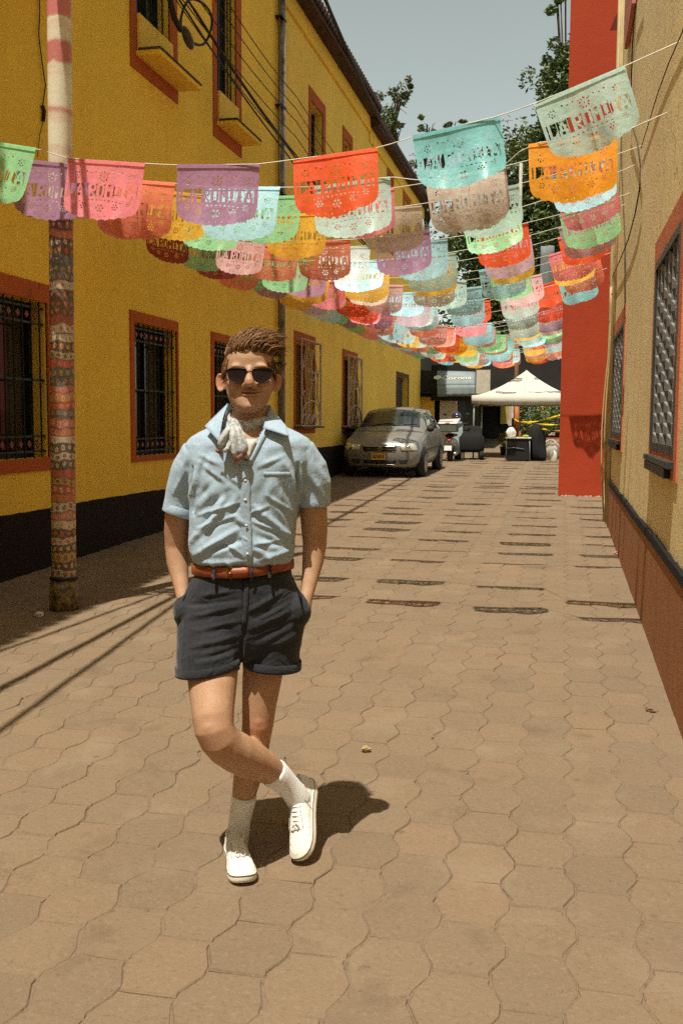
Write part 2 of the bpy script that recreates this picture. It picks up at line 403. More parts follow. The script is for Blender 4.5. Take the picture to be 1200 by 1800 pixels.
# ------------------------------------------------------------------ left building, near part
ZT1 = 8.82
g_holes = [(6.35, 8.62, 1.14, 2.58), (10.56, 11.84, 1.08, 2.60), (13.19, 14.35, 1.08, 2.60)]
u_holes = [(10.72, 11.70, 6.00, 7.70), (13.38, 14.20, 5.98, 7.70), (7.0, 8.4, 6.0, 7.7)]
bl = empty('ochre_house', (XL, 8, gz(8)), 0, 'two-storey ochre yellow house on the left with dark base and barred windows', 'building')
bl.location = (0, 0, 0)
wall_x(XL, -40.0, 16.30, gz, ZT1, g_holes+u_holes, .26, 'wall', M_YELLOW, bl, -1)
def uneven_strip(b, xa, xb, y0, y1, zlo, ztop, amp, seed):
    """a painted band with a hand-cut upper edge"""
    r = random.Random(seed); ny = int((y1-max(y0, 2))/.12); ysl = ([y0] if y0 < 2 else [])+list(np.linspace(max(y0, 2), y1, max(2, ny))); n = len(ysl); vs = []
    for y in ysl:
        zt = ztop+amp*(r.gauss(0, .5)+math.sin(y*2.1)*.7); zb = zlo(y)
        vs += [(xa, y, zb), (xb, y, zb), (xb, y, zt), (xa, y, zt)]
    fs = [(0, 1, 2, 3), (4*n-4, 4*n-1, 4*n-2, 4*n-3)]
    for i in range(n-1):
        p = 4*i; fs += [(p+1, p+5, p+6, p+2), (p+2, p+6, p+7, p+3), (p, p+3, p+7, p+4)]
    b.add(vs, fs)
def dado(y0, y1, ztop, m, parent, name='painted_base', t=.014, n=1):
    b = MB(); uneven_strip(b, XL-.01, XL+t, y0, y1, lambda y: gz(y)-.1, ztop, .006, 4); return b.build(name, m, parent)
dado(-40, 16.30, .66, M_DADO_D, bl)
iron_window(bl, 6.35, 8.62, 1.14, 2.58, (.12, .10, .12, .17), 15, curtains=(6.9, 7.7, 8.2))
iron_window(bl, 10.56, 11.84, 1.08, 2.60, (.10, .04, .06, .12), 9, curtains=(10.9, 11.25, 11.5))
iron_window(bl, 13.19, 14.35, 1.08, 2.60, (.10, .05, .06, .11), 8, curtains=(13.5,))
M_SILLTOP = plain('weathered_sill_edge', (.07, .055, .03, 1), .9, 0, .5, 5, .4, 30)
for ya, yb, za, zb in u_holes:
    win = empty('window'); win.parent = bl
    ring_trim(XL, ya, yb, za, zb, .15, .24, .62, .2, .016, M_TERRA, win)
    MB().box((XL-.02, ya+.02, 5.60), (XL+.045, yb+.02, 6.0)).build('apron_panel', M_YELLOW2, win)
    MB().box((XL-.02, ya-.02, 5.535), (XL+.30, yb+.27, 5.585)).build('sill_slab', M_YELLOW, win)
    b = MB(); b.box((XL+.046, ya-.03, 5.588), (XL+.31, yb+.28, 5.612)); b.build('sill_cap', M_SILLTOP, win)
    MB().box((XL-.24, ya-.02, za-.02), (XL-.20, yb+.02, zb+.02)).build('pane', M_PANE, win)
    f = MB()
    for q in range(4):
        y = ya+(yb-ya)*q/3; f.box((XL-.195, y-.03, za), (XL-.15, y+.03, zb))
    for zz in (za+.03, za+.55, za+1.1, zb-.03): f.box((XL-.19, ya, zz-.02), (XL-.155, yb, zz+.02))
    f.build('window_frame', M_IRONG, win)
    bars(win, XL-.05, ya, yb, za, zb, 6, .010, M_IRON)
# eaves: soffit band, slab and tile ends
def eave(parent, y0, y1, z, ovh=.30, th=.10):
    MB().box((XL-.02, y0, z-.34), (XL+.05, y1, z-.02)).build('cornice_band', M_YELLOW, parent)
    MB().box((XL-.6, y0, z-.02), (XL+ovh, y1, z+th)).build('eave_slab', M_ROOF, parent)
    b = MB(); y = y0+.05
    while y < y1-.08:
        b.tube([(XL+ovh-.45, y, z+th+.10), (XL+ovh+.05, y, z+th+.02)], .085, 7); y += .19
    r = b.build('tile_row', M_ROOF, parent); setp(r, kind='stuff')
    MB().prism([(XL+ovh-.25, y0, z+th+.02), (XL-4.0, y0, z+th+1.3), (XL-4.0, y0, z+th)], (0, y1-y0, 0)).build('roof', M_ROOF, parent)
eave(bl, -40.0, 16.30, ZT1-.05)
# ------------------------------------------------------------------ left building, far part
b2 = empty('far_ochre_house', (0, 0, 0), 0, 'far part of the yellow house row, with white scroll window grilles behind the grey car', 'building')
ZB2 = 8.80
g2 = [(17.50, 18.85, 1.42, 2.94), (21.50, 22.90, 1.40, 2.90), (28.70, 30.9, gz(29)+.02, 2.84)]
u2 = [(18.55, 19.50, 5.9, 7.45), (21.45, 22.1, 6.9, 7.55), (26.9, 27.6, 6.2, 8.1), (29.6, 30.7, 6.2, 8.05), (32.2, 33.1, 6.2, 8.05)]
wall_x(XL+.004, 16.31, 33.6, gz, ZB2, g2+u2, .26, 'wall', M_YELLOW2, b2, -1)
dado(16.31, 28.60, .97, M_DADO_D, b2, t=.02); 
M_SCROLL = M_WIRON
def scroll_window(parent, ya, yb, za, zb, seed):
    win = empty('window'); win.parent = parent; r = random.Random(seed)
    ring_trim(XL+.004, ya, yb, za, zb, .09, .10, .16, .17, .018, M_TERRA, win)
    MB().box((XL-.24, ya-.02, za-.02), (XL-.20, yb+.02, zb+.02)).build('pane', M_PANE, win)
    f = MB(); ym = ya+(yb-ya)*.42
    f.box((XL-.19, ya, za), (XL-.15, ya+.07, zb)); f.box((XL-.19, ym-.05, za), (XL-.15, ym+.05, zb)); f.box((XL-.19, yb-.07, za), (XL-.15, yb, zb))
    f.build('window_frame', M_TERRA, win)
    xg = XL+.14; c = MB(); a, b_ = ya-.05, yb+.05
    for q in ((a, za-.02, a, zb+.03), (b_, za-.02, b_, zb+.03), (a, za-.02, b_, za-.02), (a, zb+.03, b_, zb+.03)):
        c.tube([(xg, q[0], q[1]), (xg, q[2], q[3])], .016, 6)
    for yy in (a, b_):
        for zz in (za-.02, zb+.03): c.tube([(xg, yy, zz), (XL-.02, yy, zz)], .012, 6)
    for zz in (zb+.03,): c.tube([(xg, a-.09, zz), (xg, b_+.05, zz)], .012, 6)
    c.build('grille_frame', M_SCROLL, win)
    H = zb-za; W = b_-a
    def P(u, v): return (xg, a+u*W, za+v*H)
    curves = []
    for k in range(6):                                      # wavy uprights that lean into each other
        u0 = .1+.16*k; A = .10*(-1)**k; ph = r.uniform(0, 1)
        curves.append([P(min(.97, max(.03, u0+A*math.sin(2*PI*(v*1.25+ph*.4+.1*k)))), v) for v in np.linspace(0, 1, 22)])
    for k in range(4):                                      # fans at the foot
        u0 = .14+.24*k
        curves.append([P(u0+.10*math.cos(q), .02+.11*math.sin(q)) for q in np.linspace(0, PI, 10)])
    curves.append([P(.5+.47*math.cos(q), .08+.22*math.sin(q)) for q in np.linspace(0, PI, 14)])
    curves.append([P(.05+.3*t, .36+.05*math.sin(t*5)) for t in np.linspace(0, 1, 8)])
    curves.append([P(.05+.3*t, .68+.03*math.sin(t*6)) for t in np.linspace(0, 1, 8)])
    curves.append([P(.5+.16*math.cos(q), .60+.06*math.sin(q)) for q in np.linspace(0, 2*PI, 14)])
    for cv in curves: MB().tube(cv, .0125, 5).build('scroll_bar', M_SCROLL, win)
    MB().box((XL, ya-.12, za-.06), (XL+.20, yb+.12, za-.025)).build('sill', M_SILLTOP, win)
scroll_window(b2, 17.50, 18.85, 1.42, 2.94, 1); scroll_window(b2, 21.50, 22.90, 1.40, 2.90, 2)
dr = empty('door'); dr.parent = b2
MB().box((XL-.22, 28.70, gz(28.7)-.1), (XL-.18, 30.9, 2.84)).build('door_leaf', plain('dark_brown_door', (.02, .011, .008, 1), .6), dr)
ring_trim(XL+.004, 28.7, 30.9, gz(28.7)-.1, 2.84, .09, .09, .0, .10, .015, plain('dark_door_surround', (.09, .045, .018, 1), .8), dr, 'door_surround')
for ya, yb, za, zb in u2:
    win = empty('window'); win.parent = b2
    ring_trim(XL+.004, ya, yb, za, zb, .14, .22, .12, .22, .016, M_TERRA, win)
    MB().box((XL-.24, ya-.02, za-.02), (XL-.20, yb+.02, zb+.02)).build('pane', M_PANE, win)
    f = MB(); ym = (ya+yb)/2
    for y in (ya+.03, ym, yb-.03): f.box((XL-.195, y-.03, za), (XL-.15, y+.03, zb))
    f.box((XL-.19, ya, (za+zb)/2-.02), (XL-.155, yb, (za+zb)/2+.02)); f.build('window_frame', M_IRONG, win)
eave(b2, 16.31, 24.2, ZB2-.03); eave(b2, 24.21, 33.7, ZB2-.24, .26)
# drainpipe pair at the joint of the two houses
pp = empty('drainpipe', (XL+.07, 16.42, gz(16.4)), 0, 'peeling grey drainpipe with a thin conduit running up the yellow wall', 'pipe')
b = MB(); b.tube([(0, 0, -.05), (0, 0, 8.35)], .052, 10); b.build('pipe', M_GREYP, pp, True)
MB().tube([(0, -.17, .0), (0, -.17, 8.35)], .018, 8).build('conduit', plain('olive_conduit', (.16, .12, .03, 1), .6), pp, True)
for k in range(6): MB().box((-.07, -.2, .8+k*1.4), (.055, .07, .83+k*1.4)).build('bracket', M_IRON, pp)
# crack-like wires hanging on the near wall
def wire(name, label, pts, r, m, cat='wire', group=None):
    b = MB().tube(pts, r, 6); o = b.build(name, m, None, True); return setp(o, label, cat, group)
wire('hanging_wire', 'thin black wire dangling down the yellow wall left of the painted pole', [at_x(x, y, XL+.02) for x, y in ((68, -40), (70, 20), (68, 60), (74, 110), (80, 150), (75, 185))] , .006, M_CABLE)
b = MB().tube([at_x(x, y, XL+.02) for x, y in ((75, 185), (78, 195), (76, 212))], .018, 6)
setp(b.build('wire_joint', M_CABLE, None, True), 'black taped wire joint hanging on the yellow wall by the pole', 'wire joint')
wire('hanging_wire', 'faint tail of wire below the taped joint on the yellow wall', [at_x(x, y, XL+.02) for x, y in ((76, 212), (70, 235), (66, 275))], .004, M_WIRE)
# ------------------------------------------------------------------ painted pole
def mat_pole():
    t = NT('painted_bands'); v = t.coord()
    sx = t.n('SeparateXYZ'); t.l(v, sx.inputs[0]); z = sx.outputs['Z']
    wob = t.noise(v, 9, 3); zz = t.math('ADD', z, t.math('MULTIPLY', t.math('SUBTRACT', wob, .5), .10))
    zq = t.math('MULTIPLY', zz, 16.0)
    fl = t.math('FLOOR', zq); fr = t.math('FRACT', zq)
    wn = t.n('TexWhiteNoise', noise_dimensions='1D'); t.l(fl, wn.inputs['W'])
    pal = [(0, srgb(210,195,170)), (.14, srgb(40,95,105)), (.26, srgb(200,110,100)), (.38, srgb(190,60,60)), (.48, srgb(60,40,34)), (.58, srgb(205,190,160)), (.70, srgb(205,120,50)), (.80, srgb(40,60,62)), (.9, srgb(190,150,70))]
    band = t.ramp(wn.outputs['Value'], pal, 'CONSTANT')
    wn2 = t.n('TexWhiteNoise', noise_dimensions='1D'); t.l(t.math('ADD', fl, 31.7), wn2.inputs['W'])
    dot = t.ramp(wn2.outputs['Value'], [(0, srgb(215,200,170)), (.25, srgb(30,50,60)), (.45, srgb(190,70,60)), (.6, srgb(220,160,60)), (.8, srgb(205,130,130))], 'CONSTANT')
    # motif: little ovals round the pole
    an = t.math('ARCTAN2', sx.outputs['Y'], sx.outputs['X']); aq = t.math('FRACT', t.math('ADD', t.math('MULTIPLY', an, 1.75), t.math('MULTIPLY', wn2.outputs['Value'], 5)))
    d2 = t.math('ADD', t.math('POWER', t.math('MULTIPLY', t.math('SUBTRACT', aq, .5), 2.6), 2.0), t.math('POWER', t.math('MULTIPLY', t.math('SUBTRACT', fr, .5), 2.6), 2.0))
    d2 = t.math('ADD', d2, t.math('MULTIPLY', t.math('SUBTRACT', t.noise(v, 40, 2), .5), .7))
    low = t.mix(t.ramp(d2, [(.42, (1,1,1,1)), (.5, (0,0,0,1))]), band, dot)
    low = t.mix(t.ramp(d2, [(.10, (1,1,1,1)), (.15, (0,0,0,1))]), low, srgb(190, 90, 40))
    edge = t.ramp(fr, [(.04, (1,1,1,1)), (.12, (0,0,0,1)), (.9, (0,0,0,1)), (.96, (1,1,1,1))])
    low = t.mix(t.math('MULTIPLY', edge, .8), low, srgb(70, 50, 40))
    # upper part: pale cream with a few pink brush bands
    n2 = t.n('TexNoise'); n2.noise_dimensions = '1D'; n2.inputs['Scale'].default_value = 3.1; n2.inputs['Detail'].default_value = 3; t.l(zz, n2.inputs['W'])
    up = t.ramp(n2.outputs['Fac'], [(.36, srgb(196,120,115)), (.43, srgb(214,190,165)), (.5, srgb(222,212,188)), (.58, srgb(222,214,190)), (.62, srgb(196,176,140)), (.68, srgb(205,120,120))])
    up = t.mix(t.math('MULTIPLY', t.ramp(t.noise(v, 6, 5), [(.55, (0,0,0,1)), (.7, (1,1,1,1))]), .3), up, srgb(150, 110, 95))
    low = t.mix(t.math('MULTIPLY', t.noise(v, 30, 4), .75), low, srgb(150, 125, 100))
    col = t.mix(t.ramp(t.math('SUBTRACT', zz, 2.88), [(0, (0,0,0,1)), (.06, (1,1,1,1))]), low, up)
    bark = t.ramp(t.noise(v, 22, 5), [(.35, srgb(46,38,22)), (.6, srgb(120,98,54)), (.75, srgb(160,130,78))])
    col = t.mix(t.ramp(z, [(.245, (1,1,1,1)), (.25, (0,0,0,1))]), col, bark)
    t.base(col); t.rough(.45); t.spec(.4); t.bump(t.noise(v, 35, 4), .25, .006); return t.m
pb = at_g(113, 1071)
pole = empty('painted_pole', pb, 0, 'round street pole painted with coloured bands in front of the yellow house', 'pole')
b = MB(); N = 40
b.tube([(.0, 0, z) for z in np.linspace(.22, 9.0, N)], [.092-.0016*z for z in np.linspace(.22, 9.0, N)], 20); b.build('painted_shaft', mat_pole(), pole, True)
b = MB(); b.tube([(0, 0, -.05), (0, 0, .1), (0, 0, .235)], [.112, .108, .101], 16); b.build('bare_foot', bpy.data.materials['painted_bands'], pole, True)
b = MB().tube([(0, 0, .232), (0, 0, .252)], [.106, .104], 16); b.build('collar', M_IRON, pole, True)
pole.rotation_euler = (0, .012, 0); POLE_FOOT = np.array(pb)
# ------------------------------------------------------------------ right building
br = empty('cream_house', (0, 0, 0), 0, 'cream stuccoed house on the right with brown base and black line', 'building')
rh = [(5.70, 7.22, 1.32, 2.58), (10.85, 12.95, 1.34, 2.56)]
wall_x(XR, -40.0, YE_R, gz, 11.5, rh, .12, 'wall', M_CREAM, br, +1)
b = MB(); x0, x1 = XR+.01, XR-.022
def strip(y0, y1, za, zb, x1, m, nm):
    b = MB(); uneven_strip(b, XR+.01, x1, y0, y1, za, zb, .007, 8); return b.build(nm, m, br)
strip(-40, YE_R-.01, lambda y: gz(y)-.05, .735, XR-.020, M_DADO_B, 'painted_base')
strip(-40, YE_R-.02, lambda y: .715, .772, XR-.0275, M_BLACKLINE, 'black_line')
for i in range(2):
    ya, yb, za, zb = rh[i]
    win = empty('window'); win.parent = br
    ring_trim(XR, ya, yb, za, zb, .16, .10, .14, .15, -.012, M_PINKTRIM, win)
    MB().box((XR+.10, ya-.02, za-.02), (XR+.13, yb+.02, zb+.02)).build('pane', M_PANE, win)
    xg = XR+.02; f = MB()
    for q in ((ya, za, ya+.07, zb), (yb-.05, za, yb, zb), (ya+.07, za, yb-.05, za+.05), (ya+.07, zb-.05, yb-.05, zb)):
        f.box((xg-.035, q[0], q[1]), (xg+.03, q[2], q[3]))
    f.build('grille_frame', M_IRONG, win)
    n = 6 if i == 0 else 7; nr = 9
    M_STEEL = plain('brushed_grey_steel', (.17, .165, .155, 1), .5, .1, .1) if i == 0 else M_STEEL
    for k in range(n):
        y = ya+.07+(yb-ya-.12)*(k+.5)/n; pw = (yb-ya-.12)/n*.36; c = MB(); H = (zb-za-.1)/nr
        for j in range(-1, nr+1):
            zc = za+.05+H*(j+.5+(0.5 if k % 2 else 0)); a_, b_ = max(za+.05, zc-H/2), min(zb-.05, zc+H/2)
            if b_-a_ < .02: continue
            wa = pw*(1-abs(a_-zc)/(H/2)); wb = pw*(1-abs(b_-zc)/(H/2)); e = .004
            if a_ < zc < b_: prof = [(a_, wa+e), (zc, pw+e), (b_, wb+e)]
            else: prof = [(a_, wa+e), (b_, wb+e)]
            for (z0, w0), (z1, w1) in zip(prof[:-1], prof[1:]):
                # a folded leaf of steel: ridge towards the street, edges set back
                c.add([(xg+.012, y-w0, z0), (xg-.03, y, z0), (xg+.012, y+w0, z0), (xg+.012, y-w1, z1), (xg-.03, y, z1), (xg+.012, y+w1, z1)], [(0,1,4,3), (1,2,5,4), (2,0,3,5)])
        c.build('folded_bar', M_STEEL, win)
    MB().box((XR-.05, ya-.05, za-.07), (XR+.03, yb+.03, za-.035)).build('sill', M_IRONG, win)
    MB().box((XR-.05, ya+.1, za-.13), (XR+.02, yb-.05, za-.075)).build('sill_bracket', M_IRON, win)
# conduits, cables and wires at the far corner of the right wall
for k, (y, r, nm) in enumerate([(13.55, .030, 'thick buff conduit at the far corner of the cream wall'), (13.25, .018, 'thin buff conduit beside the thick one on the cream wall'), (12.95, .014, 'slim conduit nearest the small window on the cream wall')]):
    o = MB().tube([(XR-r-.004, y, gz(y)), (XR-r-.004, y, 3.6+.5*k), (XR-r-.004, y-.02, 11.3)], r, 8).build('conduit', M_BUFFP, None, True); setp(o, nm, 'pipe', 'conduits at the corner of the cream wall')
for k, dx in enumerate((.10, .16)):
    pts = [(XR-.04-dx*.35*math.sin(PI*min(1, t*1.4))-.01*k, 13.4+.12*k, gz(13.4)+.05+t*3.0) for t in np.linspace(0, 1, 14)]
    wire('loose_cable', ['straw coloured loose cable bowing off the cream wall corner', 'second straw coloured cable bowing further off the cream wall corner'][k], pts, .010, M_BUFFP, 'cable', 'loose cables at the cream wall corner')
def onR(L, off=.015): return [at_x(x, y, XR-off) for x, y in L]
wire('wall_wire', 'thin brown wire arching down the cream wall beside the banners', onR(((1128, -30), (1116, 10), (1111, 80), (1109, 150), (1105, 205), (1112, 225), (1120, 250), (1125, 290), (1124, 330), (1116, 375), (1104, 420), (1088, 460), (1070, 498)), .03), .006, M_WIRE, 'wire', 'wires on the cream wall')
wire('wall_wire', 'faint brown wire slanting across the upper cream wall', onR(((1215, 0), (1199, 55), (1175, 110), (1155, 165), (1140, 215), (1126, 260))), .004, M_WIRE, 'wire', 'wires on the cream wall')
wire('wall_wire', 'straight thin wire down the cream wall by the corner conduits', onR(((1091, 225), (1092, 300), (1098, 420), (1098, 560))), .006, M_WIRE, 'wire', 'wires on the cream wall')
b = MB().prism([tuple(at_x(1099, -60, XR-.05)), tuple(at_x(1112, -60, XR-.05)), tuple(at_x(1110, 5, XR-.05)), tuple(at_x(1097, 86, XR-.05))], (.04, 0, 0))
setp(b.build('cloth_strip', plain('salmon_cloth', (.5, .16, .11, 1), .8), None), 'narrow salmon pink strip hanging high on the cream wall', 'cloth strip')
# ------------------------------------------------------------------ red pier
pr = empty('red_pier', (0, 0, 0), 0, 'tall brick red painted pier closing the right side of the street', 'pier')
MB().box((-.06, 17.1, -.2), (.69, 18.6, 7.75)).build('shaft', M_RED, pr)
b = MB(); b.prism([(-.06, 17.1, 7.75), (.56, 17.1, 7.75), (.72, 17.1, 8.15), (.72, 17.1, 11), (-.06, 17.1, 11)], (0, 1.5, 0)); b.build('corbelled_head', M_RED, pr)
pr.children[0].data.update()
M_DUST = plain('pale_dust', (.5, .42, .32, 1), .95)
b = MB(); rr = random.Random(5)
for k in range(60):
    x = rr.uniform(-.12, .74); s = rr.uniform(.01, .035); b.obox((x, 17.07-abs(rr.gauss(0, .04)), gz(17.05)+s*.3), s, s, s*.7, Matrix.Rotation(rr.uniform(0, 3), 3, 'Z'))
o = b.build('rubble', M_DUST, None); setp(o, 'line of pale crumbs of mortar along the foot of the red pier', 'rubble', kind='stuff')
# ================================================================== THE MAN
EX = np.array([math.cos(YAW), math.sin(YAW), 0.0]); EY = np.array([-math.sin(YAW), math.cos(YAW), 0.0])
_toe = at_g(428, 1560); MD = _toe @ EY + .22
_r = ray(430, 1500); _P = CAM + _r*(MD/(_r @ EY)); M0 = np.array([_P[0], _P[1], 0.0]); M0[2] = gz(M0[1])
def L(px, py, dy=0.0):
    """point of the picture, at depth dy behind the man's own plane, in his frame"""
    r = ray(px, py); P = CAM + r*((MD+dy)/(r @ EY)); d = P-M0
    return Vector((d @ EX, d @ EY - 0.0*dy, d[2])) if False else Vector((d @ EX, (P @ EY)-MD, d[2]))
KPX = MD/FPX                                    # metres per pixel at his plane
def LG(px, py):
    P = at_g(px, py); d = P-M0; return Vector((d @ EX, P @ EY - MD, d[2]))
man = empty('person', M0, YAW, 'young man in light blue shirt, dark shorts and sunglasses standing cross-legged', 'person')
def ringpts(c, a, b, ra, rb, n=28, e=2.0, rbk=None):
    out = []
    for k in range(n):
        q = 2*PI*k/n; ca, sa = math.cos(q), math.sin(q)
        x = math.copysign(abs(ca)**(2/e), ca); y = math.copysign(abs(sa)**(2/e), sa)
        out.append(Vector(c) + a*(x*ra) + b*(y*(rb if sa < 0 or rbk is None else rbk)))
    return out
def limb(mb, pts, n=24):
    """pts: (px, py, dy, half width in px, depth/width ratio)"""
    C = [L(p[0], p[1], p[2]) for p in pts]; R = []
    for i, p in enumerate(pts):
        t = (C[min(i+1, len(C)-1)]-C[max(i-1, 0)]).normalized()
        a = t.cross(Vector((0, 1, 0))).normalized(); b = a.cross(t).normalized()
        if b.y < 0: b = -b
        r = p[3]*KPX; R.append(ringpts(C[i], a, b, r, r*p[4], n))
    return mb.loft(R)
def rows(mb, lv, n=40, e=2.3, tilt=0.0):
    """level rings: (py, xl, xr, front depth, back depth[, dy])"""
    R = []
    for q in lv:
        dy = q[5] if len(q) > 5 else 0.0
        c = L((q[1]+q[2])/2, q[0], dy); hw = (q[2]-q[1])/2*KPX
        R.append(ringpts(c, Vector((1, 0, tilt)), Vector((0, 1, 0)), hw, q[3], n, e, q[4]))
    return mb.loft(R)
def remesh(mb, voxel, smooth=4, fac=.5):
    me = mb.mesh('tmp'); bm = bmesh.new(); bm.from_mesh(me); bmesh.ops.recalc_face_normals(bm, faces=bm.faces); bm.to_mesh(me); bm.free()
    o = bpy.data.objects.new('tmp', me); COL.objects.link(o)
    m = o.modifiers.new('r', 'REMESH'); m.mode = 'VOXEL'; m.voxel_size = voxel; m.use_smooth_shade = True
    if smooth:
        s = o.modifiers.new('s', 'SMOOTH'); s.factor = fac; s.iterations = smooth
    dg = bpy.context.evaluated_depsgraph_get(); ev = o.evaluated_get(dg)
    out = bpy.data.meshes.new_from_object(ev, depsgraph=dg)
    bpy.data.objects.remove(o, do_unlink=True); return out
def vnorm(me):
    n = len(me.vertices); v = np.empty(n*3); me.vertices.foreach_get('co', v); q = np.empty(n*3); me.vertex_normals.foreach_get('vector', q)
    return v.reshape(-1, 3), q.reshape(-1, 3)
def vset(me, v): me.vertices.foreach_set('co', v.reshape(-1)); me.update()
GAIN = 1.0
def folds(me, segs, dyp=-.1, front=True, noise=0.0):
    """press ridges and creases into the cloth: (x0, y0, x1, y1, amplitude m, width px)"""
    v, nn = vnorm(me); d = np.zeros(len(v))
    for x0, y0, x1, y1, A, W in segs:
        a = np.array(L(x0, y0, dyp))[[0, 2]]; b = np.array(L(x1, y1, dyp))[[0, 2]]
        p = v[:, [0, 2]]-a; ab = b-a; ln = np.hypot(*ab); t = np.clip(p @ ab/(ln*ln), 0, 1)
        dist = np.hypot(*(p-np.outer(t, ab)).T); w = W*KPX
        prof = (0.35+0.65*np.sin(PI*np.clip(t, .03, .97)))
        nv = np.array([-ab[1], ab[0]])/ln; side = (p-np.outer(t, ab)) @ nv
        d += prof*A*(np.exp(-(dist/(w*.62))**2)-.55*np.exp(-(((side+w*1.15*np.sign(nv[1]+1e-9))**2+np.maximum(0, dist**2-side**2))/(w*.7)**2)))
    d *= GAIN
    if front: d *= np.clip(.25-nn[:, 1]*1.3, 0, 1)
    if noise:
        d += noise*(np.sin(v[:, 0]*61+np.sin(v[:, 2]*37)*1.7)*np.sin(v[:, 2]*53+np.sin(v[:, 0]*29)*2))
    vset(me, v+nn*d[:, None])
# --- materials
def mat_skin():
    t = NT('skin'); v = t.coord()
    col = t.ramp(t.noise(v, 16, 5, .65), [(.3, (.40, .228, .128, 1)), (.7, (.47, .288, .176, 1))])
    fr_ = t.ramp(t.noise(v, 130, 3, .6), [(.60, (0,0,0,1)), (.70, (.5,.5,.5,1))]); col = t.mix(fr_, col, (.38, .17, .095, 1))       # freckles
    at = t.n('Attribute'); at.attribute_name = 'flush'; sp_ = t.n('SeparateColor'); t.l(at.outputs['Color'], sp_.inputs[0])
    col = t.mix(sp_.outputs[0], col, (.50, .16, .095, 1)); col = t.mix(sp_.outputs[1], col, (.30, .185, .125, 1))
    t.base(col); t.rough(.58); t.spec(.28)
    t.b.inputs['Subsurface Weight'].default_value = .14; t.b.inputs['Subsurface Radius'].default_value = (.012, .005, .003); t.b.inputs['Subsurface Scale'].default_value = .5
    t.bump(t.math('ADD', t.noise(v, 300, 3, .7), t.math('MULTIPLY', t.noise(v, 60, 3), .8)), .22, .002); return t.m
M_SKIN = mat_skin()
def mat_cloth(name, c, weave=900, var=.10, rough=.85, bump=.25, sheen=.15):
    t = NT(name); v = t.coord()
    n1 = t.noise(v, 90, 4, .7); n2 = t.noise(v, 9, 3)
    col = t.ramp(n1, [(.3, scl(c, 1-var)), (.7, scl(c, 1+var))])
    col = t.mix(t.math('MULTIPLY', n2, .25), col, scl(c, .82))
    t.base(col); t.rough(rough); t.spec(.2); t.b.inputs['Sheen Weight'].default_value = sheen
    t.bump(t.math('ADD', n1, t.noise(v, 420, 2, .6)), bump, .0022); return t.m
M_SHIRT = mat_cloth('pale_blue_linen', (.335, .44, .53, 1))
def add_wrinkles(m, sc, strength, dist):
    t = m.node_tree; b0 = [n for n in t.nodes if n.type == 'BUMP'][0]; tc = [n for n in t.nodes if n.type == 'MAPPING'][0]
    nz = t.nodes.new('ShaderNodeTexNoise'); nz.inputs['Scale'].default_value = sc; nz.inputs['Detail'].default_value = 3; nz.inputs['Distortion'].default_value = 1.2
    a = t.nodes.new('ShaderNodeMath'); a.operation = 'SUBTRACT'; a.inputs[1].default_value = .5; c = t.nodes.new('ShaderNodeMath'); c.operation = 'ABSOLUTE'
    bp = t.nodes.new('ShaderNodeBump'); bp.inputs['Strength'].default_value = strength; bp.inputs['Distance'].default_value = dist; bp.invert = True
    t.links.new(tc.outputs[0], nz.inputs['Vector']); t.links.new(nz.outputs['Fac'], a.inputs[0]); t.links.new(a.outputs[0], c.inputs[0]); t.links.new(c.outputs[0], bp.inputs['Height']); t.links.new(bp.outputs[0], b0.inputs['Normal'])
add_wrinkles(M_SHIRT, 9, .20, .030)
M_SHORT = mat_cloth('charcoal_twill', (.024, .026, .031, 1), var=.25); add_wrinkles(M_SHORT, 11, .4, .03)
M_SCARF = mat_cloth('grey_white_print_cotton', (.46, .47, .45, 1), var=.6)
M_SCARFR = mat_cloth('faded_red_border', (.30, .12, .10, 1), var=.3)
M_TEE = mat_cloth('white_cotton', (.70, .66, .58, 1))
M_SOCK = mat_cloth('white_ribbed_sock', (.78, .78, .76, 1), var=.06, bump=.5)
M_CANVAS = mat_cloth('off_white_canvas', (.74, .72, .66, 1), var=.06); add_wrinkles(M_CANVAS, 22, .35, .015)
M_RUBBER = plain('cream_rubber_sole', (.76, .72, .61, 1), .5, var=.08, scale=30)
M_SOLELN = plain('sole_stripe', (.05, .04, .035, 1), .6)
M_BELT = plain('tan_leather', (.25, .060, .020, 1), .45, var=.25, scale=30, bump=.15)
M_BRASS = plain('brass', (.55, .33, .10, 1), .3, 1.0)
M_LIP = plain('lip', (.46, .20, .135, 1), .5)
M_MOUTH = plain('mouth_line', (.13, .035, .025, 1), .6)
M_LENS = mat_glass_dark('smoked_lens', (.007, .004, .004, 1), .06); M_LENS.node_tree.nodes['Principled BSDF'].inputs['Specular IOR Level'].default_value = .22
M_FRAME = plain('black_acetate', (.008, .007, .006, 1), .4, spec=.25)
# --- body: one surface
B = MB(); Hd = MB()
PIV = L(438, 668, -.09); TILT = Matrix.Translation(PIV) @ Matrix.Rotation(math.radians(-8), 4, 'X') @ Matrix.Translation(-PIV)
def tilt_obj(o): o.data.transform(TILT); o.data.update(); return o
HEAD = [(724,428,448,.054,.0,-.022), (720,420.5,455.5,.068,.01,-.02), (713,412,464,.079,.03,-.012), (702,405.5,470,.084,.05,-.006), (690,400,475.5,.085,.07,0), (675,397.5,478.5,.086,.08,0),
        (660,396.5,479.5,.085,.09,0), (645,396,480,.086,.098,0), (630,396.5,479.5,.089,.10,0), (615,398,478,.085,.10,0), (602,402,474,.073,.095,0), (592,409,467,.052,.08,0), (586,418,458,.028,.055,0), (583,430,446,.008,.02,0)]
rows(Hd, HEAD, 44, 2.15)
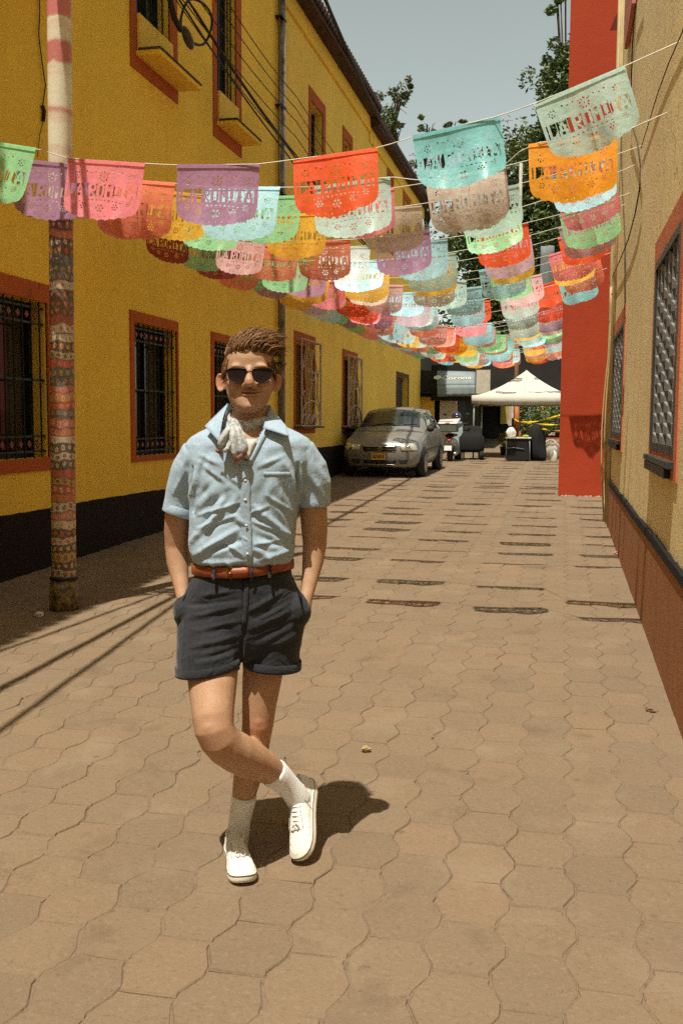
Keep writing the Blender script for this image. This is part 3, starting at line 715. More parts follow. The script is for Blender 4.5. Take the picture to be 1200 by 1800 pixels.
# nose, brow, cheeks, chin
limb(Hd, [(438, 645, -.080, 5.5, 1.2), (438, 655, -.085, 5.5, 1.5), (438, 665, -.096, 7.0, 1.6), (438, 673, -.105, 8.8, 1.4), (438, 680, -.102, 8.5, 1.0)], 16)
Hd.ell(L(438, 675.5, -.1115), .0150, .0155, .0120)
for s in (-1, 1):
    Hd.ell(L(438+s*9.5, 678, -.094), .0105, .013, .0090)
    Hd.ell(L(438+s*19, 642, -.0735), .026, .013, .010)         # brow ridge
    Hd.ell(L(438+s*25, 671, -.064), .027, .024, .024)          # cheek
    Hd.ell(L(438+s*14, 686, -.072), .020, .016, .014)
Hd.ell(L(438, 713, -.076), .024, .018, .016)                   # chin
Hd.ell(L(439, 687.5, -.080), .024, .012, .0065); Hd.ell(L(439, 696, -.081), .018, .010, .0065)
for s, cx in ((-1, 389), (1, 484.5)):
    Mx = Matrix.Rotation(s*.75, 3, 'Z') @ Matrix.Rotation(s*.16, 3, 'Y')
    c = L(cx, 665, .012); Hd.ell(c, .0190, .0055, .0310, Mx)
    rim = []
    for q in np.linspace(-2.1, 2.3, 16): rim.append(c + Mx @ Vector((s*.0165*math.cos(q), -.0065, .0285*math.sin(q))))
    Hd.tube(rim, .0046, 7)
Hd.v = [tuple(TILT @ Vector(p)) for p in Hd.v]
B.add(Hd.v, Hd.f)
limb(B, [(438, 690, .022, 29, 1.0), (438, 720, .018, 30.5, 1.0), (438, 745, .012, 33, .98), (438, 768, .01, 46, .9), (437, 785, .01, 60, .75)])
# trunk under the shirt
rows(B, [(748,392,484,.045,.05), (762,360,516,.066,.07), (785,338,536,.088,.09), (820,336,536,.104,.10), (870,342,520,.104,.10), (930,346,508,.098,.10), (990,350,506,.09,.10), (1040,345,512,.095,.10), (1090,340,518,.09,.10), (1130,350,510,.075,.09)])
# arms, hands in the pockets
AL = [(348,792,.01,26,1.0), (330,830,.015,25,1.05), (318,870,.025,23,1.05), (312,905,.035,22.5,1.05), (310,935,.05,22,1.05), (310,962,.055,20.5,1.05), (312,990,.04,19.5,1.0), (316,1015,.018,16,.95), (320,1038,-.005,13,.95), (323,1056,-.02,12,1.1)]
AR = [(520,792,.01,26,1.0), (542,830,.015,25.5,1.05), (549,865,.025,25,1.05), (551,900,.035,24.5,1.05), (552.5,932,.05,23.5,1.05), (553,958,.055,21.5,1.05), (550,985,.04,19.5,1.0), (546,1010,.018,16,.95), (541.5,1034,-.005,13,.95), (538,1050,-.02,12,1.1)]
for A, s in ((AL, 1), (AR, -1)):
    limb(B, A)
    wx, wy, wd = A[-1][:3]
    limb(B, [(wx, wy, wd, 12, 1.1), (wx+s*5, wy+14, wd-.012, 15, .8), (wx+s*10, wy+30, wd-.02, 18, .62), (wx+s*14, wy+42, wd-.024, 16, .55)], 16)
    for k in range(4):                                        # four fingers and the thumb, curled inside the pocket
        fx = wx+s*(4+k*6); fy = wy+42-(k == 0)*5-(k == 3)*2
        limb(B, [(fx+s*2, fy-8, wd-.020, 4.2, 1), (fx+s*5, fy+2, wd-.024, 4.0, 1), (fx+s*10, fy+9-(k in (0, 3))*4, wd-.012, 3.4, 1)], 8)
    limb(B, [(wx+s*10, wy+14, wd-.03, 5.5, 1), (wx+s*20, wy+24, wd-.045, 5.2, 1), (wx+s*25, wy+35, wd-.045, 4.3, 1)], 8)
# legs: the right one crosses in front
limb(B, [(385,1090,.01,50,.95), (377,1140,-.03,47,.95), (373,1180,-.075,45,.95), (373.5,1215,-.125,41,.97), (374,1240,-.155,37.5,1.0), (374.5,1262,-.18,35.5,1.0), (377,1282,-.192,34,1.0), (384,1298,-.188,33.5,1.02), (396,1311,-.165,34,1.05), (414,1322,-.128,35,1.06), (437,1334,-.08,34,1.05), (460,1346,-.04,29.5,1.0), (480,1358,-.005,24.5,1.0), (497,1372,.02,19.5,1.0), (512,1388,.045,17.5,1.05), (524,1402,.06,18,1.1)])
B.ell(L(394, 1252, -.185), .024, .03, .05)                    # muscle above the knee
B.ell(L(357, 1248, -.185), .022, .03, .045)
B.ell(L(370, 1282, -.236), .030, .018, .030)                  # knee cap
limb(B, [(470,1090,.02,50,1.0), (466,1140,.02,43,1.05), (462,1180,.018,36.5,1.05), (458,1215,.012,33.5,1.05), (455,1245,.006,30.5,1.05), (453,1272,.004,28.5,1.08), (450,1295,.012,27,1.05), (444,1325,.03,28,1.12), (437,1355,.045,27,1.15), (431,1385,.055,23.5,1.1), (426,1415,.062,19.5,1.05), (421,1445,.07,17,1.1), (418,1470,.08,17.5,1.2), (416,1490,.09,17,1.3)])
B.ell(L(453, 1268, -.040), .024, .016, .028); B.ell(L(452, 1300, -.03), .014, .016, .03)
body = remesh(B, .0042, 6)
o = link('body', body, man, M_SKIN)
_v, _n = vnorm(body); _c = np.zeros((len(_v), 4)); _c[:, 3] = 1
for (x, y, dy, r, A) in ((389, 662, 0, .030, .75), (485, 662, 0, .030, .8), (438, 677, -.11, .018, .45), (415, 674, -.08, .024, .3), (461, 674, -.08, .024, .3), (374, 1290, -.22, .05, .20), (453, 1275, -.03, .045, .45), (453, 1310, 0, .05, .4), (310, 955, .06, .05, .25), (553, 955, .06, .05, .25), (438, 690, -.09, .02, .2)):
    d = np.linalg.norm(_v-np.array(L(x, y, dy)), axis=1); _c[:, 0] = np.maximum(_c[:, 0], A*np.exp(-(d/r)**2))
for (x, y, dy, r, A) in ((438, 712, -.08, .040, .45), (412, 700, -.06, .035, .4), (464, 700, -.06, .035, .4), (438, 685, -.09, .014, .35)):
    d = np.linalg.norm(_v-np.array(L(x, y, dy)), axis=1); _c[:, 1] = np.maximum(_c[:, 1], A*np.exp(-(d/r)**2))
_a = body.color_attributes.new('flush', 'FLOAT_COLOR', 'POINT'); _a.data.foreach_set('color', _c.reshape(-1))
# --- mouth
mb = MB(); mb.tube([L(x, y, -.0945+.00045*abs(x-440)+.00001*(x-440)**2) for x, y in ((415.5, 687.6), (424, 690.3), (432, 691), (440, 691.2), (448, 691), (456, 690), (463.5, 687.0))], [.0006, .0012, .0014, .0014, .0014, .0012, .0006], 6); tilt_obj(mb.build('mouth', M_MOUTH, man, True))
for nm, y, hw, r in (('upper_lip', 688.6, 17, .0022), ('lower_lip', 694.6, 14, .0034)):
    mb = MB(); mb.tube([L(440+q*hw, y-1.2*q*q*(1 if nm[0] == 'u' else -.3), -.0925+.0045*q*q) for q in np.linspace(-1, 1, 9)], [r*(1-.75*q*q) for q in np.linspace(-1, 1, 9)], 8); tilt_obj(mb.build(nm, M_LIP, man, True))
# --- sunglasses
sg = empty('sunglasses'); sg.parent = man
def lens_outline(cx, s):
    pts = [(-17.5, -11.5), (-8, -13), (6, -12.5), (15, -11), (16.5, -4), (15, 4), (10.5, 11), (2, 14), (-7, 13), (-13.5, 7.5), (-17, -2)]
    return [(cx+s*-x, 660.5+y) for x, y in pts]          # x is measured towards the ear
def smooth_loop(P, k=3):
    for _ in range(k):
        Q = []
        for i in range(len(P)):
            a, b = np.array(P[i]), np.array(P[(i+1) % len(P)]); Q += [tuple(a*.75+b*.25), tuple(a*.25+b*.75)]
        P = Q
    return P
for s, cx in ((-1, 417), (1, 459.5)):
    O = smooth_loop(lens_outline(cx, s), 2)
    def dl(x): return -.1085+((x-438)*KPX)**2*3.2
    ring = [L(x, y, dl(x)) for x, y in O]
    mb = MB(); mb.prism(ring, (0, .003, 0)); tilt_obj(mb.build('lens', M_LENS, sg))
    mb = MB(); mb.tube(ring+[ring[0]], [.0015+(.0014 if O[i % len(O)][1] < 652 else 0) for i in range(len(ring)+1)], 8); tilt_obj(mb.build('rim', M_FRAME, sg, True))
    xo = cx+s*18.5
    mb = MB(); mb.tube([L(xo, 650.5, dl(xo)), L(xo+s*1.8, 650.5, -.085), L(438+s*43.5, 652, -.04), L(438+s*44, 655, .0), L(438+s*44, 661, .015)], [.004, .0038, .003, .003, .0025], 6); tilt_obj(mb.build('temple', M_FRAME, sg, True))
mb = MB(); mb.tube([L(432, 656, -.1075), L(436, 653.2, -.109), L(440, 653.2, -.109), L(444, 656, -.1075)], .0024, 8); tilt_obj(mb.build('bridge', M_FRAME, sg, True))
# --- shirt
S = MB()
rows(S, [(738,394,482,.050,.06,.014), (745,384,492,.060,.07,.012), (752,367,507,.070,.08,.008), (760,349,526,.082,.09), (769,335,541,.094,.098), (782,326,550,.107,.106), (808,324,550,.122,.118), (850,329,536,.128,.122), (890,334,525,.126,.122), (925,333,521,.128,.124), (950,331,519,.133,.128), (968,333,518,.134,.13), (983,338,516,.126,.124), (993,345,511,.108,.112), (1000,354,502,.085,.095)], 48, 2.4)
limb(S, [(362,798,.0,26,1.2), (344,803,.005,31,1.15), (331,826,.012,30.5,1.15), (322,852,.022,28.5,1.15), (316,880,.03,27.5,1.15), (313.5,899,.033,28.5,1.15)])
limb(S, [(510,796,.0,26,1.2), (530,801,.005,31,1.15), (543,824,.012,32,1.15), (551,850,.022,31.5,1.15), (552,872,.028,29.5,1.15), (551,887,.03,29.5,1.15)])
sm = remesh(S, .0042, 3)
folds(sm, [
 (333,952,392,896,.010,8), (340,978,418,930,.011,9), (346,990,430,985,.008,8), (392,905,420,870,.006,9), (352,935,380,880,-.008,8), (360,968,425,948,-.008,7),
 (512,948,468,905,.010,8), (516,968,450,985,.009,8), (505,930,480,880,.006,8), (498,960,455,940,-.007,8), (440,995,500,985,.007,7), (440,960,470,975,.006,9), (410,905,440,925,.007,9), (450,890,470,915,.008,9), (425,940,447,955,.006,8),
 (336,870,352,815,.010,8), (345,880,372,850,-.007,9), (345,845,362,800,-.006,8), (523,880,508,820,.010,8), (512,885,492,845,-.006,9), (520,835,505,795,-.006,9),
 (352,900,402,862,-.006,9), (375,830,410,900,-.004,13), (470,835,455,880,-.004,12), (398,860,384,905,.005,8),
 (300,870,322,830,.007,7), (312,885,330,850,-.006,7), (310,845,325,800,.005,9), (565,875,548,840,.007,7), (578,858,560,820,.006,7), (548,880,535,845,-.006,7), (572,845,552,800,-.005,9),
 (350,905,430,880,.006,5), (345,930,415,905,.006,5), (470,870,512,900,.006,5), (445,915,505,940,.006,5), (400,835,440,860,.004,6), (455,820,500,800,.004,6), (360,820,395,845,.005,6), (352,800,385,815,.004,6), (430,905,470,890,.005,5), (395,950,430,975,.006,5), (450,955,490,950,.006,5), (337,822,336,900,-.016,3.6), (524,815,523,882,-.016,3.6), (340,840,339,905,-.008,6), (521,835,521,885,-.008,6), (360,775,400,790,.004,12), (520,775,470,790,.004,12), (432,960,436,998,.004,6), (400,985,412,1000,.006,6), (470,975,482,995,.006,6), (372,990,380,1000,.006,6)], noise=.0009)
# open the neck in a V
bm = bmesh.new(); bm.from_mesh(sm)
V = [np.array(L(x, y, -.1))[[0, 2]] for x, y in ((402, 735), (470, 735), (433, 812))]
def in_tri(p):
    s = [np.cross(V[(i+1) % 3]-V[i], p-V[i]) for i in range(3)]; return all(q >= 0 for q in s) or all(q <= 0 for q in s)
kill = [f for f in bm.faces if f.calc_center_median().y < .0 and in_tri(np.array(f.calc_center_median())[[0, 2]])]
bmesh.ops.delete(bm, geom=kill, context='FACES'); bm.to_mesh(sm); bm.free()
shirt = link('shirt', sm, man, M_SHIRT)
sm.polygons.foreach_set('use_smooth', [True]*len(sm.polygons))
from mathutils.bvhtree import BVHTree
def surf(me):
    bm = bmesh.new(); bm.from_mesh(me); t = BVHTree.FromBMesh(bm); bm.free(); return t
T_SH = surf(sm)
def on(tree, px, py, off, fall=-.12):
    """point of the front of a garment seen at that pixel, lifted by off"""
    a = L(px, py, -.6); b = L(px, py, .4); d = (b-a).normalized()
    h = tree.ray_cast(a, d)
    return (h[0]-d*off) if h[0] is not None else L(px, py, fall)
def sheet(name, grid, th, m, parent, smooth=True):
    """grid[i][j] of points, given real thickness"""
    b = MB(); ni, nj = len(grid), len(grid[0]); F_ = [Vector(p) for r in grid for p in r]
    def nrm(i, j):
        p = lambda a, c: F_[min(max(a, 0), ni-1)*nj+min(max(c, 0), nj-1)]
        n = (p(i+1, j)-p(i-1, j)).cross(p(i, j+1)-p(i, j-1)); return n.normalized() if n.length > 1e-9 else Vector((0, -1, 0))
    Bk = [F_[i*nj+j]+nrm(i, j)*th for i in range(ni) for j in range(nj)]
    n = ni*nj; fs = []
    for i in range(ni-1):
        for j in range(nj-1):
            a = i*nj+j; fs += [(a, a+1, a+nj+1, a+nj), (n+a, n+a+nj, n+a+nj+1, n+a+1)]
    for i in range(ni-1):
        for j in (0, nj-1): a = i*nj+j; fs.append((a, a+nj, n+a+nj, n+a))
    for j in range(nj-1):
        for i in (0, ni-1): a = i*nj+j; fs.append((a, a+1, n+a+1, n+a))
    b.add(F_+Bk, fs); return b.build(name, m, parent, smooth)
def bil(A, B_, C, D, ni, nj, bulge=0.0):
    """bilinear patch A-B (top), D-C (bottom), bulging towards the viewer"""
    G = []
    for i in range(ni):
        v = i/(ni-1); r = []
        for j in range(nj):
            u = j/(nj-1); p = (A*(1-u)+B_*u)*(1-v)+(D*(1-u)+C*u)*v
            p = p+Vector((0, -bulge*math.sin(PI*u)*math.sin(PI*min(1, v+.15)), 0)); r.append(p)
        G.append(r)
    return G
# placket with buttons, breast pocket
G = [[on(T_SH, x0+dx, y, .0010) for dx in (-9, -4.5, 0, 4.5, 9)] for y, x0 in ((818, 430), (835, 430.5), (855, 431), (880, 431), (905, 432), (930, 433), (955, 434), (975, 435), (992, 436))]
pl = sheet('placket', G, .0014, M_SHIRT, shirt)
M_BTN = plain('pale_button', (.55, .56, .52, 1), .3)
for y, x in ((845, 431), (879, 431), (924, 433), (974, 435)):
    p = on(T_SH, x, y, .0028); b = MB().tube([p, p+Vector((0, -.0022, 0))], .0052, 12); b.build('button', M_BTN, shirt, True)
G = [[on(T_SH, x, y+.02*(x-463), .0004) for x in np.linspace(463, 511, 9)] for y in (829, 833, 837)]
sheet('pocket_hem', G, .0008, M_SHIRT, shirt)
for pts in ([(464, 838+6*k) for k in range(8)], [(510, 838+6*k) for k in range(8)]):
    b = MB().tube([on(T_SH, x, y, .0002) for x, y in pts], .0008, 5); b.build('pocket_seam', M_SHIRT, shirt, True)
# rolled cuffs
for pts in ([(286, 893), (300, 899), (314, 904.5), (328, 909.5), (342.5, 912)], [(521, 888.5), (536, 889), (551, 889), (566, 887.5), (581, 884)]):
    c0 = L(pts[2][0], pts[2][1], .033); R = []
    ax = (L(*pts[4], .033)-L(*pts[0], .033)); hw = ax.length/2; ax.normalize(); up = ax.cross(Vector((0, 1, 0))).normalized()
    if up.z < 0: up = -up
    for h_, k in ((.000, 1.0), (.001, 1.018), (.012, 1.026), (.030, 1.024), (.032, 1.0)):
        R.append([c0+up*h_+ax*(math.cos(q)*hw*k)+Vector((0, 1, 0))*(math.sin(q)*hw*1.12*k) for q in np.linspace(0, 2*PI, 33)[:-1]])
    b = MB(); b.loft(R, False, False); b.loft([[p*1.0 for p in R[0]], [c0+(p-c0)*.93+up*.02 for p in R[0]]], False, False); b.build('cuff', M_SHIRT, shirt, True)
# collar wings and the turned lapel edge
gl = bil(L(401, 709, .02), L(391, 738, -.095), L(385, 777, -.137), L(360, 749, -.085), 8, 7, .012); sheet('collar_wing', gl, .0022, M_SHIRT, shirt)
gr_ = bil(L(474, 714, .02), L(462, 752, -.098), L(508, 766, -.122), L(503, 748, -.07), 8, 7, .012); sheet('collar_wing', gr_, .0022, M_SHIRT, shirt)
gb = bil(L(399, 708, .06), L(476, 712, .06), L(482, 742, .085), L(394, 742, .085), 5, 8, -.02); sheet('collar_back', gb, .004, M_SHIRT, shirt)
for x0, x1, d in ((467, 433, 1), (403, 428, -1)):
    G = []
    for t in np.linspace(0, 1, 9):
        x = x0+(x1-x0)*t; y = 742+74*t; w_ = 12*(1-.35*t)
        G.append([on(T_SH, x+d*(w_+2), y, .003, -.11), on(T_SH, x+d*w_*.5, y, .010, -.115), on(T_SH, x+d*2.0, y, .008, -.112)])
    sheet('lapel_edge', G, .003, M_SHIRT, shirt)
G = bil(L(417, 772, -.105), L(452, 772, -.105), L(438, 806, -.118), L(430, 806, -.118), 5, 5, .006); sheet('undershirt', G, .003, M_TEE, man)
# --- neckerchief
nk = empty('neckerchief'); nk.parent = man
R = []; cN = L(438, 735, .012)
for q in np.linspace(0, 2*PI, 41)[:-1]:
    ca, sa = math.cos(q), math.sin(q)
    fr = max(0, -sa); px = .072*ca; yy = .066*sa; zz = -.012*fr - .014*fr*(1-abs(ca)) - .006*(ca < 0)*fr + .012*max(0, sa)
    c = cN+Vector((px, yy, zz)); rad = Vector((ca, sa, 0)).normalized(); hh = .019+.004*math.sin(3*q)
    R.append([c+rad*(.010*math.cos(a))*(1+.2*math.sin(5*q+a))+Vector((0, 0, 1))*(hh*math.sin(a)) for a in np.linspace(0, 2*PI, 13)[:-1]])
b = MB(); R.append(R[0]); b.loft(R, False, False); b.build('wrap', M_SCARF, nk, True)
b = MB(); b.ell(L(409, 750, -.108), .016, .013, .015, None, 14, 10); b.build('knot', M_SCARF, nk, True)
def tail(name, cl, parent):
    """cl: (px, py, dy, half width px, twist)"""
    G = []; n = 9
    for (x, y, dy, hw, tw) in cl:
        G.append([L(x+hw*u*math.cos(tw), y+hw*u*math.sin(tw), dy+.012*math.sin(u*4.2+y*.05)) for u in np.linspace(-1, 1, n)])
    return sheet(name, G, .0025, M_SCARF, parent)
ta = tail('tail', [(408, 750, -.122, 7, .3), (403, 760, -.136, 10, .35), (398, 772, -.142, 12, .45), (394, 783, -.144, 12, .6), (389, 790, -.142, 8, .7)], nk)
tb = tail('tail', [(411, 748, -.126, 9, 0), (415, 760, -.140, 13, -.1), (419, 775, -.146, 15, -.15), (421, 790, -.149, 15, -.35), (423, 800, -.150, 14, -.55)], nk)
G = bil(L(409, 812, -.151), L(436, 794, -.148), L(434, 806, -.149), L(410, 818, -.151), 3, 6, .002)
sheet('red_border', bil(L(409.5, 806, -.1525), L(434.5, 791, -.1495), L(434, 799, -.149), L(410, 816, -.151), 4, 6, .002), .0025, M_SCARFR, nk)
sheet('red_border', bil(L(380, 788, -.144), L(391, 795.5, -.144), L(387, 798, -.143), L(378, 793, -.143), 3, 5, .002), .0025, M_SCARFR, nk)
# --- shorts
S = MB()
rows(S, [(1000,343,512,.098,.112), (1012,341,514,.108,.118), (1035,327,524,.114,.126), (1060,317,533,.116,.13), (1090,313,536,.115,.128), (1120,312,534,.108,.12), (1145,318,526,.09,.11), (1158,340,500,.06,.09)], 48, 2.4)
limb(S, [(372,1075,-.005,58,1.02), (368,1110,-.025,57.5,1.06), (366,1145,-.05,56,1.1), (365,1160,-.06,55.5,1.1), (365.5,1180,-.067,56,1.1)])
limb(S, [(484,1075,.01,55,1.0), (481,1110,.012,53.5,1.05), (479,1140,.012,50,1.08), (478.5,1156,.012,49,1.1), (478.5,1166,.012,50,1.1)])
S.ell(L(324, 1074, -.03), .038, .06, .055); S.ell(L(526, 1072, -.025), .040, .065, .060)
sh = remesh(S, .0050, 4)
folds(sh, [(345,1050,420,1035,.005,6), (330,1085,425,1062,.006,7), (345,1105,425,1090,.005,6), (340,1130,415,1118,.006,7), (350,1150,412,1140,-.006,6), (435,1075,500,1040,.006,7), (440,1105,512,1075,.006,7), (450,1125,515,1095,-.005,7), (470,1140,520,1120,.005,7), (428,1010,430,1120,-.004,4), (426,1120,424,1165,-.012,5),
 (327,1012,309,1060,-.004,4), (520,1010,537,1055,-.004,4), (338,1065,420,1052,-.005,5), (440,1090,505,1058,-.005,5)], dyp=-.1, noise=.0013)
shorts = link('shorts', sh, man, M_SHORT)
sh.polygons.foreach_set('use_smooth', [True]*len(sh.polygons)); T_SO = surf(sh)
# turned hems
for (cx, cy, hw, dy, tl, rt) in ((365.5, 1172, 57, -.065, 8, 1.1), (478.5, 1167, 51, .012, -4, 1.1)):
    ax = (L(cx+hw, cy-tl, dy)-L(cx-hw, cy+tl, dy)); w2 = ax.length/2; ax.normalize(); c0 = L(cx, cy, dy); R = []
    for h_, k in ((-.011, .97), (-.011, 1.0), (-.004, 1.010), (.016, 1.012), (.019, .985)):
        R.append([c0+Vector((0, 0, h_))+ax*(math.cos(q)*w2*k)+Vector((0, 1, 0))*(math.sin(q)*w2*rt*k) for q in np.linspace(0, 2*PI, 37)[:-1]])
    b = MB(); b.loft(R, True, False); b.build('hem', M_SHORT, shorts, True)
# fly, pocket edges, belt loops
sheet('fly', [[on(T_SO, x+dx, y, .0028) for dx in (-4, 0, 4)] for y, x in ((1018, 433), (1040, 433), (1065, 432), (1090, 430), (1108, 427))], .002, M_SHORT, shorts)
for pts in (((340, 1018), (334, 1030), (327, 1044), (321, 1056)), ((513, 1014), (519, 1026), (525, 1038), (529, 1048))):
    b = MB().tube([on(T_SO, x, y, .0015) for x, y in pts], .0024, 6); b.build('pocket_edge', M_SHORT, shorts, True)
# --- belt
def belt_y(x):                                   # photographed line of the belt's upper edge
    return 990 + 10.5*(1-((x-425)/90.0)**2) - (x-340)*.052
G = []
for q in np.linspace(0, 2*PI, 65):
    ca, sa = math.cos(q), math.sin(q); x = 427+87.5*ca
    c = L(427, 1000, 0); yb = belt_y(min(514, max(340, x)))
    zt = L(x, yb, -.118*max(0, -sa)).z if sa < 0 else L(x, belt_y(x)-10.5*(1-((x-425)/90.0)**2), 0).z
    P_ = lambda k, z: Vector((c.x+ca*87.5*KPX*k, -.0+sa*(.122 if sa < 0 else .124)*k, z))
    G.append([P_(1.0, zt), P_(1.035, zt-.004), P_(1.04, zt-.018), P_(1.035, zt-.034), P_(1.0, zt-.038)])
belt = sheet('belt', G, .002, M_BELT, man)
T_BE = surf(belt.data)
bx = 405
def bel(x, dyy, off): return on(T_BE, x, belt_y(x)+dyy, off, -.125)
b = MB(); b.tube([bel(bx-6, 1, .004), bel(bx+3, 1, .005), bel(bx+3, 21, .005), bel(bx-6, 21, .004), bel(bx-6, 1, .004)], .0022, 6)
b.tube([bel(bx+3, 11, .007), bel(bx-7, 11, .006)], .0016, 6); b.build('buckle', M_BRASS, belt, True)
sheet('tongue', [[bel(x, 2, .004), bel(x, 11, .005), bel(x, 20, .004)] for x in np.linspace(404, 437, 8)], .002, M_BELT, belt)
for x in (376, 442, 474):
    sheet('belt_loop', [[bel(x-2.6, d_, .0055), bel(x, d_, .0065), bel(x+2.6, d_, .0055)] for d_ in (-2, 5, 12, 19, 26)], .002, M_SHORT, shorts)
# --- socks
def sock(pts, rib=26):
    b = MB(); limb(b, pts, 40); o = b.build('sock', M_SOCK, man, True)
    v, n_ = vnorm(o.data); return o
sock([(429.5, 1397, .055, 21.8, 1.12), (429, 1402, .056, 23.0, 1.12), (425.5, 1420, .062, 21.6, 1.1), (421.5, 1442, .070, 20.2, 1.12), (418.5, 1465, .08, 20.5, 1.2), (416.5, 1488, .09, 20.5, 1.35), (417, 1505, .08, 19, 1.5)])
sock([(478, 1356, -.006, 26.0, 1.03), (482, 1360, .0, 26.8, 1.03), (492, 1368, .014, 24.5, 1.03), (503, 1378, .03, 22.5, 1.05), (514, 1390, .045, 22.5, 1.1), (524, 1403, .055, 23.5, 1.1), (530, 1418, .06, 22, 1.1)])
# --- shoes
def shoe(T, label=None):
    """T: matrix with columns toe direction, width, up and origin at the heel of the sole"""
    sh_ = empty('shoe'); sh_.parent = man
    W_ = [(0, .012), (.006, .024), (.02, .0325), (.05, .0365), (.09, .0355), (.13, .037), (.17, .0425), (.20, .0465), (.23, .0470), (.255, .0435), (.272, .036), (.284, .024), (.289, .010)]
    def tp(u, v, w): return T @ Vector((u, v, w))
    def outline(k, w, du=0.0): return [tp(.1445+(u-.1445)*(1+du), -h*k, w+.012*max(0, (u-.22)/.07)**2) for u, h in W_]+[tp(.1445+(u-.1445)*(1+du), h*k, w+.012*max(0, (u-.22)/.07)**2) for u, h in reversed(W_)]
    b = MB(); b.loft([outline(.96, 0, -.01), outline(1.0, .003), outline(1.02, .013, .008), outline(1.02, .024, .008), outline(.99, .028)], True, True); sole = b.build('sole', M_RUBBER, sh_, True)
    b = MB(); b.tube(outline(1.025, .0235, .012)+[outline(1.025, .0235, .012)[0]], .0014, 5); b.build('stripe', M_SOLELN, sole, True)
    b = MB(); b.loft([outline(1.028, .007, .014), outline(1.034, .009, .017), outline(1.034, .017, .017), outline(1.028, .019, .014)], False, False); b.build('foxing', M_RUBBER, sole, True)
    prof = [(.004, .022, .074), (.02, .031, .080), (.05, .0345, .073), (.08, .034, .074), (.105, .034, .082), (.125, .0355, .080), (.15, .039, .072), (.175, .042, .063), (.20, .044, .055), (.225, .0445, .050), (.25, .0415, .046), (.268, .034, .041), (.280, .022, .035), (.286, .010, .030)]
    R = []
    for u, h, top in prof:
        r = []
        for q in np.linspace(-.12, PI+.12, 20):
            ca, sa = math.cos(q), math.sin(q); r.append(tp(u, h*math.copysign(abs(ca)**.75, ca), .024+(top-.024)*max(0, sa)**.8 - (.006 if sa < 0 else 0)))
        R.append(r)
    b = MB(); b.loft(R, True, True); up_ = b.build('upper', M_CANVAS, sh_, True)
    v, n_ = vnorm(up_.data)
    for k in range(5):
        u = .122+.0145*k; top = np.interp(u, [p[0] for p in prof], [p[2] for p in prof]); hw = .019-.001*k
        b = MB(); b.tube([tp(u, -hw, top-.007), tp(u+.001, -hw*.5, top-.0005), tp(u+.002, 0, top+.002), tp(u+.003, hw*.5, top-.0005), tp(u+.004, hw, top-.007)], .0028, 6); b.build('lace', M_CANVAS, sh_, True)
    b = MB()
    for s in (-1, 1):
        b.tube([tp(.185, 0, .064), tp(.178, s*.010, .072), tp(.19, s*.019, .066), tp(.20, s*.010, .060), tp(.187, 0, .064)], .0022, 6)
    b.build('lace_bow', M_CANVAS, sh_, True)
    b = MB(); b.tube([tp(.196+.018*math.cos(q)*0, .036*math.cos(q), .030+.030*math.sin(q)) for q in np.linspace(.1, PI-.1, 15)], .0016, 5); b.build('toe_seam', M_CANVAS, sh_, True)
    M_ST = bpy.data.materials.get('grey_stitching') or plain('grey_stitching', (.42, .40, .35, 1), .8)
    for s in (-1, 1):
        b = MB(); b.tube([tp(.118-.02*t, s*(.0385-.004*t), .030+.040*t) for t in np.linspace(0, 1, 7)], .0011, 5); b.build('side_seam', M_ST, sh_, True)
        b = MB(); b.tube([tp(.196-.075*t, s*(.031-.009*t), .058+.018*t) for t in np.linspace(0, 1, 7)], .0011, 5); b.build('eyelet_seam', M_ST, sh_, True)
        for k in range(5):
            u = .124+.0145*k; q_ = tp(u, s*(.0225-.0008*k), np.interp(u, [p[0] for p in prof], [p[2] for p in prof])-.006); b = MB(); b.ell(q_, .0026, .0026, .0026, None, 8, 6); b.build('eyelet', M_BRASS if False else M_ST, sh_, True)
    b = MB(); b.tube([tp(-.001, 0, .03), tp(-.002, 0, .055), tp(.004, 0, .078)], .0045, 6, flat=.4); b.build('heel_strip', M_ST, sh_, True)
    R = []
    b = MB(); b.tube([tp(.012+.105*(.5-.5*math.cos(q)), .030*math.sin(q), .079-.006*math.sin(q/2)**2+.006*(q > 2.6 and q < 3.7)) for q in np.linspace(0, 2*PI, 25)], .0036, 6); b.build('collar', M_CANVAS, sh_, True)
    return sh_
def frame(heel, toe, up):
    u = (toe-heel).normalized(); w_ = (up-u*(up @ u)).normalized(); v = w_.cross(u)
    return Matrix(((u.x, v.x, w_.x, heel.x), (u.y, v.y, w_.y, heel.y), (u.z, v.z, w_.z, heel.z), (0, 0, 0, 1)))
toe = LG(430, 1559); toe.z += .001
ht = L(409, 1480, .06); d_ = Vector((ht.x-toe.x, ht.y-toe.y, 0)).normalized(); heel = toe + d_*.289; heel.z = toe.z+.003
shoe(frame(heel, toe, Vector((0, 0, 1))))
toe2 = LG(534, 1521); toe2.z += .010; best = None
for dy in np.linspace(-.1, .35, 400):
    p = L(547, 1374, dy)
    if best is None or abs((p-toe2).length-.289) < best[0]: best = (abs((p-toe2).length-.289), p)
shoe(frame(best[1], toe2, Vector((-.52, -.85, .05))))

